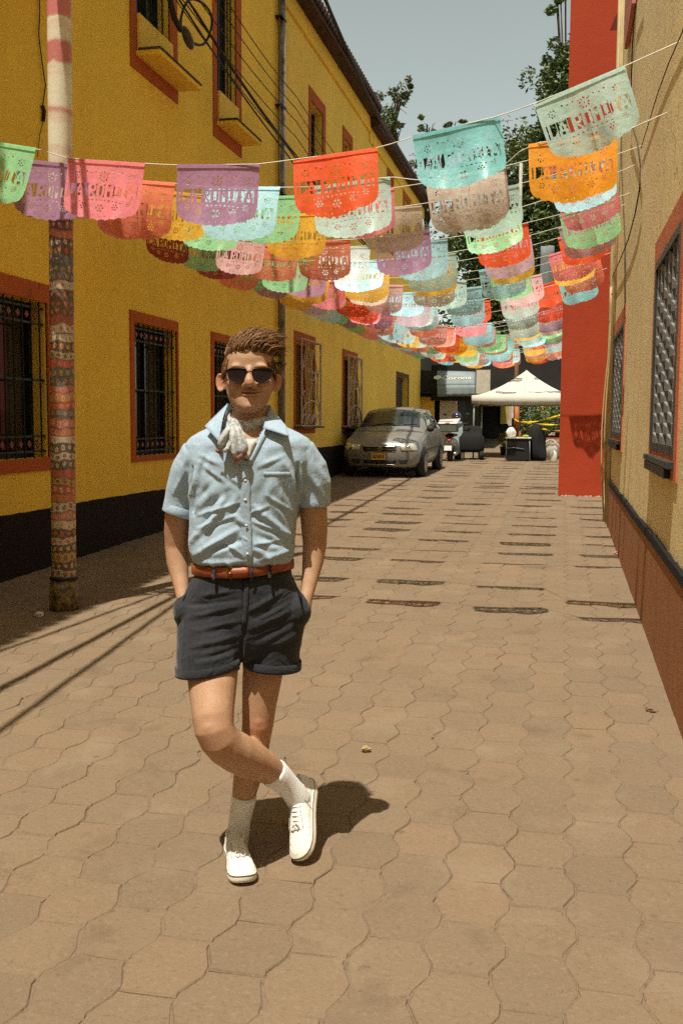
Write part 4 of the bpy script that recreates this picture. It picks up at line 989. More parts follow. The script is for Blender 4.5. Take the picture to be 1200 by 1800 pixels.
# --- hair
def mat_hair():
    t = NT('brown_hair'); g = t.n('NewGeometry').outputs['Random Per Island']; v = t.coord()
    col = t.ramp(g, [(0, (.08, .034, .012, 1)), (.5, (.18, .085, .032, 1)), (1, (.34, .18, .075, 1))])
    t.base(col); t.rough(.5); t.spec(.3); return t.m
M_HAIR = mat_hair()
hb = MB(); hr = random.Random(21)
HC = L(438, 646, .010); RX, RYF, RYB, RZ = .0815, .100, .096, .1155
def scalp(az, el):
    """az 0 = towards the viewer, + = viewer's right"""
    d = Vector((math.sin(az)*math.cos(el), -math.cos(az)*math.cos(el), math.sin(el)))
    k = 1/math.sqrt((d.x/RX)**2+(d.y/(RYF if d.y < 0 else RYB))**2+(d.z/RZ)**2)
    return HC+d*k, d.normalized()
def hairline(az):
    a = abs(az)
    return float(np.interp(a, [0, .55, .72, .86, 1.30, 1.42, PI], [.42, .42, .34, -.02, -.06, -.34, -.40]))
def lock(p0, p1, p2, r, n=5, m=7):
    pts = []
    for t in np.linspace(0, 1, m): pts.append(p0*(1-t)**2+p1*2*t*(1-t)+p2*t*t)
    for c_ in range(3):
        o_ = Vector((hr.gauss(0, 1), hr.gauss(0, 1), hr.gauss(0, 1)))*(r*.75); e_ = Vector((hr.gauss(0, 1), hr.gauss(0, 1), hr.gauss(0, 1)))*(r*.8)
        rr_ = hr.uniform(.0006, .0012)
        hb.tube([q+o_*(1-t)+e_*t for q, t in zip(pts, np.linspace(0, 1, m))], [rr_*(1-.75*t**2)+.0002 for t in np.linspace(0, 1, m)], 3, caps=False)
# cap under the locks
vs = []; NA, NE = 48, 16
for i in range(NA):
    az = -PI+2*PI*i/NA
    for j in range(NE+1):
        el = hairline(az)+(PI/2-.02-hairline(az))*j/NE
        p, n = scalp(az, el); vs.append(p+n*(.004 if j else -.004))
fs = [(i*(NE+1)+j, ((i+1) % NA)*(NE+1)+j, ((i+1) % NA)*(NE+1)+j+1, i*(NE+1)+j+1) for i in range(NA) for j in range(NE)]
hb.add(vs, fs)
RT, BK, UP = Vector((1, 0, 0)), Vector((0, 1, 0)), Vector((0, 0, 1))
for k in range(4200):
    az = hr.uniform(-PI, PI); el = math.asin(hr.uniform(-.3, .999))
    if el < hairline(az)+.01: continue
    p, n = scalp(az, el); j = lambda s: Vector((hr.gauss(0, s), hr.gauss(0, s), hr.gauss(0, s)))
    if el > .62 or (abs(az) < 1.05 and el > .42):
        frontness = max(0, math.cos(az))*max(0, 1-max(0, el-.45)/1.1)
        ln = .036+.030*frontness
        side = 1.0 if az > -.3 else .75
        p1 = p+n*ln*.62+UP*ln*(.20+.25*frontness)-BK*.004*frontness+RT*ln*.10+j(.003)
        p2 = p+n*ln*.30+UP*ln*(.16+.30*frontness)+RT*ln*(.72*side)+BK*ln*(.62+.1*frontness)+j(.009)
        lock(p, p1, p2, hr.uniform(.0012, .0030), 4, 6)
    else:
        ln = hr.uniform(.018, .032); dn = Vector((0, .5, -.75))
        p1 = p+n*.009+dn*ln*.4+j(.0015); p2 = p+n*(.005+.004*hr.random())+dn*ln+j(.003)
        lock(p, p1, p2, hr.uniform(.0012, .0024), 4, 5)
# the quiff: long locks from the hairline swept up and over to the viewer's right
for k in range(520):
    x = hr.uniform(403, 470); q = hr.random()
    p0 = L(x, 615-6*q+abs(x-438)*.05, -.064+.02*q+.00001*(x-438)**2)
    top = 578+4*math.sin((x-400)*.10)+hr.gauss(0, 1.6)+6*max(0, (412-x)/10)
    p1 = L(x-7+hr.gauss(0, 2), top+2, -.078+.03*q); p2 = L(x+24+hr.gauss(0, 8), top+3+hr.gauss(0, 2.5)+5*(x > 455), -.045+.04*q)
    lock(p0, p1, p2, hr.uniform(.0012, .0032), 4, 8)
for k in range(40):                       # the stray tuft on the right
    p0 = L(468+hr.gauss(0, 2), 608+hr.gauss(0, 2), -.05); p2 = L(493+hr.uniform(-8, 9), 599+hr.gauss(0, 4), -.035+hr.gauss(0, .01))
    lock(p0, L(482, 611+hr.gauss(0, 2), -.05), p2, hr.uniform(.0012, .0026), 4, 8)
for k in range(10):
    lock(L(448+hr.gauss(0, 4), 600, -.06), L(464, 584+hr.gauss(0, 2), -.055), L(470+hr.gauss(0, 3), 592+hr.gauss(0, 5), -.04), .0035, 5, 8)
tilt_obj(hb.build('hair', M_HAIR, man, True))
for s in (-1, 1):                         # eyebrows, just above the rims
    b = MB(); b.tube([L(438+s*x, y, -.092+.00001*x*x) for x, y in ((8, 645.5), (16, 643.5), (25, 643), (33, 645.5))], [.0016, .0026, .0024, .001], 6); tilt_obj(b.build('eyebrow', M_HAIR, man, True))
# ================================================================== PAPEL PICADO BANNERS
FONT = {'L': ['1100000', '1100000', '1100000', '1100000', '1100000', '1100000', '1100001', '1100011', '1111111'], 'A': ['0001000', '0011100', '0011100', '0110110', '0110110', '0110110', '1111111', '1100011', '1100011'], 'R': ['1111110', '1100011', '1100011', '1100011', '1111110', '1111000', '1101100', '1100110', '1100011'], 'O': ['0111110', '1100011', '1100011', '1100011', '1100011', '1100011', '1100011', '1100011', '0111110'], 'M': ['1100011', '1110111', '1110111', '1111111', '1101011', '1100011', '1100011', '1100011', '1100011'], 'I': ['11111', '00100', '01110', '01110', '01110', '01110', '01110', '00100', '11111'], 'T': ['1111111', '1011101', '0011100', '0011100', '0011100', '0011100', '0011100', '0011100', '0111110'], ' ': ['000', '000', '000', '000', '000', '000', '000', '000', '000']}
FW, FH = 0.56, 0.405
def banner_hole(x, z):
    """x in -FW/2..FW/2, z 0 (string) down to -FH: True where the film is cut away or ends"""
    u = x/(FW/2); ax = abs(u)
    low = -FH*(0.70+0.30*math.sqrt(max(0.0, 1-(ax**2.6)))) if ax < .985 else -FH*.70
    low -= .011*abs(math.sin((u*.5+.5)*9*PI))-.006
    if z < low: return True
    zz = -z/FH
    if ax > .93 or zz < .10: return False
    if .385 < zz < .615:                                     # the lettering band: letters stay, the ground between them is cut
        txt = 'LA ROMITA'; W = sum(len(FONT[c][0])+1.4 for c in txt); t = (u/.90*.5+.5)*W
        for c in txt:
            w_ = len(FONT[c][0])+1.4
            if t < w_:
                if t > w_-1.0 and c != ' ': return t > w_-.82 and t < w_-.18
                if c == ' ': return .2 < t < w_-.5
                r = int((zz-.395)/.21*9); k = int(t/(w_-1.0)*len(FONT[c][0])); k = min(k, len(FONT[c][0])-1)
                if zz < .395 or zz > .605: return False
                n_ = len(FONT[c][0]); tt = t/(w_-1.0)*n_; rr_ = (zz-.395)/.21*9
                for du in (-.16, .16):
                    for dv in (-.10, .10):
                        kk, r2 = int(math.floor(tt+du)), int(math.floor(rr_+dv))
                        if 0 <= kk < n_ and 0 <= r2 < 9 and FONT[c][r2][kk] == '1': return False
                return True
            t -= w_
        return False
    def flower(cx, cz, R, n, r1, r2):
        dx, dz = x-cx, z-cz; d = math.hypot(dx, dz); a = math.atan2(dz, dx)
        if d > R: return False
        if d < .005: return True
        f = math.cos(a*n); return r1*R < d < r2*R and f > .15
    if zz < .385:
        for cx in (-.20, .20):
            if flower(cx, -FH*.255, .030, 7, .5, .85): return True
        if flower(0, -FH*.27, .040, 9, .55, .85): return True
        for k in range(9):
            if math.hypot(x-(-.13+.0325*k), z+FH*(.185+.02*(k % 2))) < .0050: return True
    else:
        for cx, cz, R in ((0, -.80, .032), (-.115, -.78, .027), (.115, -.78, .027), (-.20, -.70, .022), (.20, -.70, .022)):
            if flower(cx, FH*cz, R, 6, .45, .88): return True
        for k in range(11):
            xx = -.15+.03*k
            if ((x-xx)/.007)**2+((z+FH*(.665+.0015*abs(k-5)**2))/.0040)**2 < 1: return True
        if zz > .88 and math.hypot((x*100+50) % 4.4-2.2, (z*100+50) % 3.4-1.7) < .42: return True
    return False
def banner_mesh(nx, nz, seed, bend):
    r = random.Random(seed); a1, a2, p1, p2 = r.uniform(.008, .024), r.uniform(.006, .018), r.uniform(0, 6), r.uniform(0, 6)
    ZT_ = FH*1.04; vid = {}; vs = []; fs = []
    def shape(x, z):
        t = -z/FH
        y = a1*t*math.sin(x*13+p1)+a2*t*t*math.sin(x*24+p2)+bend*t*t+r_fold*t*math.exp(-((x-xf)/.02)**2)
        return (x*(1-.015*t), y, z*(1-abs(bend)*.35*t))
    r_fold = r.choice([0, .012, -.012]); xf = r.uniform(-.15, .15)
    def V_(i, j):
        if (i, j) not in vid: vid[(i, j)] = len(vs); vs.append(shape(-FW/2+FW*i/nx, -ZT_*j/nz))
        return vid[(i, j)]
    for i in range(nx):
        for j in range(nz):
            if not banner_hole(-FW/2+FW*(i+.5)/nx, -ZT_*(j+.5)/nz): fs.append((V_(i, j), V_(i+1, j), V_(i+1, j+1), V_(i, j+1)))
    # the hem folded over the string
    for i in range(nx):
        b = len(vs)
        for x in (-FW/2+FW*i/nx, -FW/2+FW*(i+1)/nx): vs += [(x, -.006, .002), (x, -.007, -.024)]
        fs.append((b, b+2, b+3, b+1))
    me = bpy.data.meshes.new('paper_banner'); me.from_pydata(vs, [], fs); me.polygons.foreach_set('use_smooth', [True]*len(fs)); me.update(); return me
HI = [banner_mesh(140, 84, k, b) for k, b in enumerate((.03, -.03, .08, .0, -.05, .12, -.07, .05))]
LO = [banner_mesh(60, 36, k+20, b) for k, b in enumerate((.03, -.04, .08, -.06))]
PAL = {'mint': (.46, .66, .58), 'teal': (.17, .50, .50), 'cream': (.70, .60, .46), 'lilac': (.62, .41, .52), 'purple': (.36, .17, .30), 'red': (.92, .075, .015), 'coral': (.95, .20, .10),
       'orange': (.92, .30, .010), 'yellow': (.95, .46, .035), 'pink': (.92, .21, .24), 'pale pink': (.88, .48, .47), 'green': (.25, .60, .26), 'light blue': (.42, .80, .93), 'white': (.66, .74, .72), 'maroon': (.28, .030, .04)}
def mat_film(nm, c):
    t = NT('film_'+nm.replace(' ', '_')); t.N.remove(t.b); v = t.coord(); out = t.N['Material Output']
    n = t.noise(v, 26, 3); col = t.ramp(n, [(.3, (c[0]*.92, c[1]*.92, c[2]*.92, 1)), (.7, (min(1, c[0]*1.06), min(1, c[1]*1.06), min(1, c[2]*1.06), 1))])
    bp = t.n('Bump'); bp.inputs['Strength'].default_value = .5; bp.inputs['Distance'].default_value = .01; t.l(t.noise(v, 18, 3), bp.inputs['Height'])
    d = t.n('BsdfDiffuse'); tr = t.n('BsdfTranslucent'); tp = t.n('BsdfTransparent'); g = t.n('BsdfGlossy'); g.inputs['Roughness'].default_value = .38
    for q in (d, tr): t.l(col, q.inputs['Color']); t.l(bp.outputs[0], q.inputs['Normal'])
    t.l(bp.outputs[0], g.inputs['Normal'])
    tp.inputs['Color'].default_value = (c[0]**.6, c[1]**.6, c[2]**.6, 1)
    m1 = t.n('MixShader'); m1.inputs[0].default_value = .22; t.l(d.outputs[0], m1.inputs[1]); t.l(tr.outputs[0], m1.inputs[2])
    m2 = t.n('MixShader'); m2.inputs[0].default_value = .12; t.l(m1.outputs[0], m2.inputs[1]); t.l(tp.outputs[0], m2.inputs[2])
    m3 = t.n('MixShader'); m3.inputs[0].default_value = .03; t.l(m2.outputs[0], m3.inputs[1]); t.l(g.outputs[0], m3.inputs[2])
    t.l(m3.outputs[0], out.inputs['Surface']); return t.m
FILM = {k: mat_film(k, tuple(min(.96, (x**.80)*1.0) if max(c) != x else min(.94, x**.75) for x in c)) for k, c in PAL.items()}
M_STRING = plain('white_string', (.72, .68, .56, 1), .8)
NROW = 29
near = [['green', 'pink', 'purple', 'red', 'teal', 'mint'], ['purple', 'coral', 'light blue', 'mint', 'cream', 'orange'], ['pale pink', 'yellow', 'green', 'pink', 'lilac', 'coral'],
        ['pink', 'green', 'yellow', 'cream', 'mint', 'light blue'], ['maroon', 'pale pink', 'coral', 'purple', 'green', 'pink'], ['green', 'coral', 'white', 'light blue', 'red', 'green'],
        ['maroon', 'green', 'light blue', 'mint', 'lilac', 'lilac'], ['coral', 'purple', 'yellow', 'yellow', 'yellow', 'red'], ['green', 'yellow', 'cream', 'cream', 'light blue', 'pink'],
        ['purple', 'pink', 'pale pink', 'mint', 'green', 'yellow'], ['yellow', 'red', 'light blue', 'light blue', 'pale pink', 'coral']]
ordw = ['first', 'second', 'third', 'fourth', 'fifth', 'sixth', 'seventh', 'eighth', 'ninth', 'tenth', 'eleventh', 'twelfth', 'thirteenth', 'fourteenth', 'fifteenth', 'sixteenth', 'seventeenth', 'eighteenth', 'nineteenth', 'twentieth',
        'twenty-first', 'twenty-second', 'twenty-third', 'twenty-fourth', 'twenty-fifth', 'twenty-sixth', 'twenty-seventh', 'twenty-eighth', 'twenty-ninth', 'thirtieth']
fr = random.Random(42); keys = ['pink', 'light blue', 'teal', 'purple', 'orange', 'coral', 'red', 'green', 'yellow', 'pale pink', 'lilac', 'light blue', 'pink', 'white', 'mint']
FIXPX = {0: [(-70, 238, 68, 262, 6.40), (120, 278, 255, 287, 6.52), (313, 290, 455, 288, 6.66), (515, 280, 664, 260, 6.60), (725, 240, 878, 203, 6.48), (938, 182, 1097, 116, 6.22)],
         1: [(32, 279, 160, 291, 6.62), (182, 312, 310, 322, 7.12), (362, 328, 493, 329, 7.50), (550, 328, 685, 310, 7.50), (748, 318, 885, 292, 7.38), (928, 252, 1084, 236, 6.86)]}
FIX = {k: [(Vector(at_y(a, b, Y)), Vector(at_y(c, d, Y))) for a, b, c, d, Y in v] for k, v in FIXPX.items()}
rowy = 6.7
for k in range(NROW):
    yr = 6.72+.86*k+(fr.uniform(-.12, .12) if k > 1 else 0)
    if k == 1: yr = 7.55
    if k == 11: yr = 16.62
    if k == 12: yr = 17.35
    xe = XR if yr < 16.9 else -.02
    zl, zr, sag = 3.72+fr.uniform(-.07, .07), (3.78 if k < 14 else 3.55)+fr.uniform(-.07, .07), .42+fr.uniform(-.06, .06)
    rise = gz(yr)*.55
    if k == 0: zl, zr, sag = 3.68, 3.76, .40
    if k == 1: zl, zr, sag = 3.72, 3.55, .36
    dyl, dyr = (.25, -.40) if k < 2 else (fr.uniform(0, .3), fr.uniform(-.4, 0))
    def S_(x):
        t = (x-XL)/(xe-XL); y = yr+dyl*(1-t)+dyr*t
        if k in FIX:
            P_ = [p for ab in FIX[k] for p in ab]; xs_ = [p.x for p in P_]
            if x <= xs_[0]: e = (xs_[0]-x)/(xs_[0]-XL+1e-6); return Vector((x, P_[0].y-.05*e, P_[0].z+.10*e)) if xs_[0] > XL else P_[0].copy()
            if x >= xs_[-1]: e = (x-xs_[-1]); return Vector((x, P_[-1].y+.1*e, P_[-1].z+.42*e))
            return Vector((x, float(np.interp(x, xs_, [p.y for p in P_])), float(np.interp(x, xs_, [p.z for p in P_]))))
        return Vector((x, y, zl+(zr-zl)*t-sag*4*t*(1-t)+rise))
    pts = [S_(XL+(xe-XL)*t) for t in np.linspace(0, 1, 41)]
    o = MB().tube(pts, .0035, 5).build('banner_string', M_STRING, None, True)
    setp(o, 'white string across the street carrying the %s row of banners from the front' % ordw[k], 'string', 'strings of the banners')
    cols = near[k] if k < len(near) else [fr.choice(keys) for _ in range(6)]
    off = fr.uniform(-.12, .12)
    for i in range(6):
        x = (FIX[k][i][0].x+FIX[k][i][1].x)/2 if k in FIX else -4.2+.86*i+off+fr.uniform(-.04, .04)
        if x > xe-.30: x = xe-.31
        a, b = FIX[k][i] if k in FIX else (S_(x-FW/2), S_(x+FW/2)); mid = (a+b)/2; d = b-a
        me = (HI[fr.randrange(8)] if k < 7 else LO[fr.randrange(4)])
        o = bpy.data.objects.new('paper_banner', me); COL.objects.link(o)
        if not me.materials: me.materials.append(None)
        o.material_slots[0].link = 'OBJECT'; o.material_slots[0].material = FILM[cols[i]]
        flip = 1
        o.location = mid; o.rotation_euler = (fr.gauss(-.07, .10), -math.atan2(d.z, math.hypot(d.x, d.y)), math.atan2(d.y, d.x)+fr.gauss(0, .05))
        s_ = fr.uniform(.96, 1.05) if k > 1 else d.length/FW; o.scale = (s_, 1, s_)
        wh = 'leftmost' if i == 0 else ('rightmost' if i == 5 else ordw[i]+' from the left')
        setp(o, '%s cut-out banner, %s on the %s string from the front' % (cols[i], wh, ordw[k]), 'banner', 'paper banners strung over the street')
# ================================================================== CAR
def mat_carpaint():
    t = NT('silver_beige_paint'); v = t.coord(); t.base(t.ramp(t.noise(v, 3, 3), [(.3, (.21, .205, .185, 1)), (.7, (.245, .24, .215, 1))]))
    t.b.inputs['Metallic'].default_value = .25; t.rough(.38); t.b.inputs['Coat Weight'].default_value = .35; t.b.inputs['Coat Roughness'].default_value = .06
    t.bump(t.noise(v, 90, 3), .02, .002); return t.m
M_CAR = mat_carpaint()
M_CARGL = mat_glass_dark('car_glass', (.020, .026, .024, 1), .05); M_CARGL.node_tree.nodes['Principled BSDF'].inputs['Specular IOR Level'].default_value = .9
M_TYRE = plain('black_rubber', (.012, .012, .012, 1), .85)
M_RIM = plain('alloy_rim', (.35, .34, .31, 1), .35, .8)
M_BLKP = plain('black_plastic', (.015, .015, .014, 1), .6)
M_CHROME = plain('chrome_trim', (.62, .62, .58, 1), .18, 1.0)
M_HLAMP = plain('headlamp_glass', (.62, .60, .50, 1), .08, .35, .25, 14, coat=1.0)
M_PLATE = plain('ochre_number_plate', (.62, .40, .09, 1), .5)
M_PLATEW = plain('white_number_plate', (.75, .74, .70, 1), .5)
CX, CY = -3.70, 20.35
car = empty('parked_car', (CX, CY, gz(CY)), 0, 'silver beige hatchback parked nose-on beside the yellow wall', 'car'); car.rotation_euler = (math.atan(SLOPE), 0, -.015)
ST = [(0.00, .27, .50, (.60,.34), (.635,.48), (.585,.60), (.48,.645), (.28,.665), .67),
      (0.05, .23, .60, (.70,.34), (.735,.50), (.685,.655), (.56,.705), (.32,.725), .73),
      (0.18, .21, .68, (.775,.35), (.805,.54), (.745,.735), (.615,.785), (.35,.81), .82),
      (0.45, .20, .73, (.81,.36), (.825,.58), (.775,.80), (.655,.855), (.38,.885), .895),
      (0.80, .20, .745, (.82,.36), (.835,.60), (.79,.86), (.69,.915), (.40,.945), .955),
      (1.00, .20, .745, (.82,.36), (.835,.60), (.80,.90), (.71,.955), (.42,.985), .995),
      (1.10, .20, .745, (.82,.36), (.835,.60), (.80,.915), (.70,1.00), (.42,1.035), 1.045),
      (1.72, .20, .745, (.82,.36), (.835,.60), (.80,.93), (.605,1.345), (.36,1.405), 1.42),
      (1.85, .20, .745, (.82,.36), (.835,.60), (.80,.93), (.60,1.375), (.36,1.425), 1.44),
      (2.45, .20, .745, (.82,.36), (.835,.61), (.80,.94), (.60,1.40), (.36,1.445), 1.46),
      (3.10, .20, .745, (.82,.36), (.835,.62), (.79,.95), (.575,1.37), (.34,1.415), 1.43),
      (3.45, .21, .74, (.815,.37), (.825,.64), (.77,.97), (.56,1.28), (.33,1.33), 1.345),
      (3.72, .24, .70, (.77,.40), (.785,.64), (.74,.95), (.60,1.08), (.36,1.11), 1.12),
      (3.83, .30, .62, (.69,.42), (.715,.62), (.68,.86), (.56,.92), (.33,.95), .955)]
def car_ring(q):
    y, zb, xb, p2, p3, p4, p5, p6, zt = q
    half = [(0, zb), (xb*.6, zb), (xb, zb+.01), p2, ((p2[0]+p3[0])/2+.004, (p2[1]+p3[1])/2), p3, ((p3[0]+p4[0])/2+.008, (p3[1]+p4[1])/2), p4, ((p4[0]+p5[0])/2+.012, (p4[1]+p5[1])/2+.006), p5, p6, (p6[0]*.5, (p6[1]+zt)/2+.004), (0, zt)]
    R = [Vector((x, y, z)) for x, z in half]; return R+[Vector((-p.x, p.y, p.z)) for p in reversed(R[1:-1])]
b = MB(); b.loft([car_ring(q) for q in ST]); cb = b.build('body', M_CAR, car, True)
# wheel arches: dark wells over the sides
T_CAR = surf(cb.data)
def carf(x, z, off):
    h = T_CAR.ray_cast(Vector((x, -1, z)), Vector((0, 1, 0))); return (h[0]+Vector((0, -off, 0))) if h[0] is not None else Vector((x, .05, z))
def cars(y, z, off, s=1):
    h = T_CAR.ray_cast(Vector((s*2, y, z)), Vector((-s, 0, 0))); return (h[0]+Vector((s*off, 0, 0))) if h[0] is not None else Vector((s*.8, y, z))
def cart(x, y, off):
    h = T_CAR.ray_cast(Vector((x, y, 3)), Vector((0, 0, -1))); return (h[0]+h[1]*off) if h[0] is not None else Vector((x, y, 1))
def fpatch(name, P, off, th, m, n=7, parent=None):
    """four corners (x, z) seen from the front, wrapped on the nose"""
    G = []
    for i in range(n):
        v = i/(n-1); r = []
        for j in range(n+3):
            u = j/(n+2); x = (P[0][0]*(1-u)+P[1][0]*u)*(1-v)+(P[3][0]*(1-u)+P[2][0]*u)*v; z = (P[0][1]*(1-u)+P[1][1]*u)*(1-v)+(P[3][1]*(1-u)+P[2][1]*u)*v
            r.append(carf(x, z, off))
        G.append(r)
    return sheet(name, G, th, m, parent or car)
for s in (-1, 1):
    fpatch('headlight', [(s*.41, .685), (s*.735, .735), (s*.765, .575), (s*.45, .575)], .006, .006, M_HLAMP)
    p = carf(s*.585, .625, .010); b = MB(); b.tube([p, p+Vector((0, .012, 0))], .062, 16); b.build('lamp_bowl', M_CHROME, car, True)
    fpatch('fog_lamp', [(s*.40, .385), (s*.60, .395), (s*.56, .30), (s*.43, .30)], .004, .005, M_BLKP)
fpatch('grille_surround', [(-.37, .665), (.37, .665), (.33, .545), (-.33, .545)], .004, .004, M_CHROME)
for sx in (-1, 1):
    for z0, z1 in ((.652, .612), (.600, .560)): fpatch('grille_slot', [(sx*.045, z0), (sx*.345, z0), (sx*.325, z1), (sx*.045, z1)], .009, .004, M_BLKP)
p = carf(0, .607, .014); b = MB(); b.obox(p, .11, .008, .03); b.obox(p, .034, .010, .045); b.build('bow_emblem', M_CHROME, car)
fpatch('lower_intake', [(-.36, .375), (.36, .375), (.32, .30), (-.32, .30)], .005, .005, M_BLKP)
fpatch('bumper_strip', [(-.36, .285), (.36, .285), (.34, .265), (-.34, .265)], .012, .006, M_CHROME)
p = carf(0, .45, .012); b = MB(); b.obox(p+Vector((-.03, 0, 0)), .30, .008, .145); pl_ = b.build('number_plate', M_PLATE, car)
for k in range(6): MB().obox(p+Vector((-.135+.042*k, -.0065, -.005)), .022, .004, .062).build('plate_character', plain('plate_ink', (.12, .05, .02, 1), .6) if k == 0 else bpy.data.materials['plate_ink'], pl_)
# glass, wrapped on the cabin
G = [[cart(x*(1-.13*t), 1.115+.60*t, .006) for x in np.linspace(-.66, .66, 11)] for t in np.linspace(0.02, .97, 8)]
ws = sheet('windscreen', G, .004, M_CARGL, car)
for s in (-1, 1):
    for (ya, yb, za, zb, sk) in ((1.35, 2.25, .965, 1.335, .42), (2.32, 3.10, .98, 1.335, -.16)):
        G = [[cars(ya+(yb-ya)*u+(sk*t if sk > 0 else 0)*(1-u)+(sk*t if sk < 0 else 0)*u, za+(zb-za)*t, .005, s) for u in np.linspace(0, 1, 7)] for t in np.linspace(0, 1, 5)]
        sheet('side_window', G, .004, M_CARGL, car)
    for ya in (1.28, 2.285, 3.1):
        b = MB(); b.tube([cars(ya, z, .002, s) for z in np.linspace(.30, .93, 7)], .0035, 5); b.build('door_gap', M_BLKP, car, True)
    b = MB(); b.tube([cars(y, .56, .004, s) for y in np.linspace(.9, 3.0, 10)], .012, 6); b.build('rub_strip', M_BLKP, car, True)
    for ya in (2.12, 2.95):
        c = cars(ya, .83, .012, s); MB().obox(c, .02, .15, .03).build('door_handle', M_CAR, car)
    c = cars(1.32, .99, .09, s); b = MB(); b.ell(c, .085, .05, .065, None, 14, 10); b.tube([c, c-Vector((s*.10, -.05, .03))], .018, 6); b.build('mirror', M_BLKP, car, True)
    for yw in (.66, 3.10):
        c = Vector((s*.735, yw, .29))
        b = MB(); b.tube([c+Vector((s*-.05, 0, 0)), c+Vector((s*.108, 0, 0))], .345, 26); b.build('wheel_arch', M_BLKP, car, True)
        wh = empty('wheel', (0, 0, 0)); wh.parent = car
        b = MB(); n = 28
        prof = [(-.09, .20), (-.095, .26), (-.07, .288), (.07, .288), (.095, .26), (.09, .20)]
        b.loft([[c+Vector((s*.04+s*px_, r*math.cos(q), r*math.sin(q))) for q in np.linspace(0, 2*PI, n+1)[:-1]] for px_, r in prof]); b.build('tyre', M_TYRE, wh, True)
        b = MB()
        for k in range(6):
            q = 2*PI*k/6; b.obox(c+Vector((s*.135, .10*math.cos(q), .10*math.sin(q))), .012, .19, .045, Matrix.Rotation(q, 3, 'X'))
        b.tube([c+Vector((s*.10, 0, 0)), c+Vector((s*.134, 0, 0))], [.205, .20], 24); b.build('rim', M_RIM, wh)
b = MB(); b.tube([carf(0, .7, 0)+Vector((x, .62+.03*math.cos(x*2), .255)) for x in np.linspace(-.6, .6, 9)], .006, 5); b.build('cowl_line', M_BLKP, car, True)
for x0 in (-.45, .08):
    b = MB(); b.tube([cart(x0, 1.10, .012), cart(x0+.25, 1.16, .016), cart(x0+.50, 1.20, .016)], .007, 5); b.build('wiper', M_BLKP, car, True)
b = MB(); b.obox(cart(0, 1.62, -.05), .20, .03, .06); b.build('inner_mirror', M_BLKP, car)
# ================================================================== SCOOTER
sx_, sy_, _ = at_g(790, 811); sc = empty('scooter', (sx_, sy_, gz(sy_)), -.05, 'light grey scooter seen from behind between the car and the white block', 'scooter')
M_SCG = plain('grey_blue_scooter_paint', (.36, .41, .42, 1), .35, .1, coat=.5); M_SCB = plain('olive_grey_box', (.10, .115, .09, 1), .6); M_TAIL = plain('red_lamp', (.60, .03, .02, 1), .2)
def wheel_at(c, r, par):
    w_ = empty('wheel'); w_.parent = par
    b = MB(); b.loft([[Vector(c)+Vector((px_, q_*math.cos(q), q_*math.sin(q))) for q in np.linspace(0, 2*PI, 25)[:-1]] for px_, q_ in ((-.05, r*.72), (-.055, r*.9), (-.03, r), (.03, r), (.055, r*.9), (.05, r*.72))]); b.build('tyre', M_TYRE, w_, True)
    b = MB().tube([Vector(c)-Vector((.03, 0, 0)), Vector(c)+Vector((.03, 0, 0))], r*.7, 18); b.build('rim', M_RIM, w_)
wheel_at((0, .05, .22), .22, sc); wheel_at((0, 1.25, .22), .22, sc)
b = MB(); b.loft([ringpts((0, y, z), Vector((1, 0, 0)), Vector((0, 0, 1)), w_, h_, 16, 2.4) for y, z, w_, h_ in ((-.12, .52, .09, .05), (.0, .52, .15, .11), (.25, .48, .17, .15), (.5, .42, .16, .13), (.62, .30, .13, .06))]); b.build('tail_body', M_SCG, sc, True)
b = MB(); b.loft([ringpts((0, y, z), Vector((1, 0, 0)), Vector((0, 0, 1)), w_, h_, 14, 2.6) for y, z, w_, h_ in ((-.10, .66, .11, .03), (.15, .70, .14, .05), (.5, .70, .13, .04), (.6, .68, .08, .02))]); b.build('seat', M_BLKP, sc, True)
b = MB(); b.box((-.13, .55, .18), (.13, 1.0, .24)); b.build('footboard', M_SCG, sc, bevel=.01)
b = MB(); b.loft([ringpts((.02, 1.02+.10*t, .25+.75*t), Vector((1, 0, 0)), Vector((0, 1, 0)), .20-.05*t, .05, 14) for t in np.linspace(0, 1, 6)]); b.build('leg_shield', M_SCG, sc, True)
b = MB(); b.tube([(-.34, 1.02, 1.02), (-.12, 1.08, .98), (0, 1.1, 1.0), (.12, 1.08, .98), (.34, 1.02, 1.02)], .018, 8); b.build('handlebar', M_BLKP, sc, True)
b = MB(); b.ell((0, 1.10, 1.02), .16, .10, .10); b.build('headset', M_SCG, sc, True)
b = MB(); b.tube([(0, 1.12, 1.0), (0, 1.25, .24)], .03, 8); b.build('fork', M_BLKP, sc, True)
b = MB(); b.box((-.24, -.22, .78), (.20, .20, 1.0)); b.build('carry_box', M_SCB, sc, bevel=.03)
b = MB(); b.prism([(-.30, -.24, 1.0), (.22, -.24, 1.0), (.24, .1, 1.10), (-.34, .1, 1.06)], (0, .16, .05)); b.build('box_cover', plain('pale_grey_cover', (.45, .45, .42, 1), .6), sc, bevel=.015)
b = MB(); b.box((-.10, -.2295, 1.005), (.02, -.226, 1.03)); b.build('red_badge', M_TAIL, sc)
b = MB(); b.ell((0, -.14, .56), .06, .03, .035); b.build('tail_lamp', M_TAIL, sc, True)
for s in (-1, 1):
    b = MB(); b.ell((s*.13, -.10, .70), .03, .03, .022); b.build('indicator', M_TAIL, sc, True)
    b = MB(); b.tube([(s*.26, 1.04, 1.02), (s*.30, 1.0, 1.22)], .006, 6); b.ell((s*.31, 1.0, 1.26), .055, .012, .038); b.build('mirror', M_BLKP, sc, True)
b = MB(); b.obox((-.02, -.20, .36), .20, .006, .13, Matrix.Rotation(-.2, 3, 'X')); b.build('number_plate', M_PLATEW, sc)
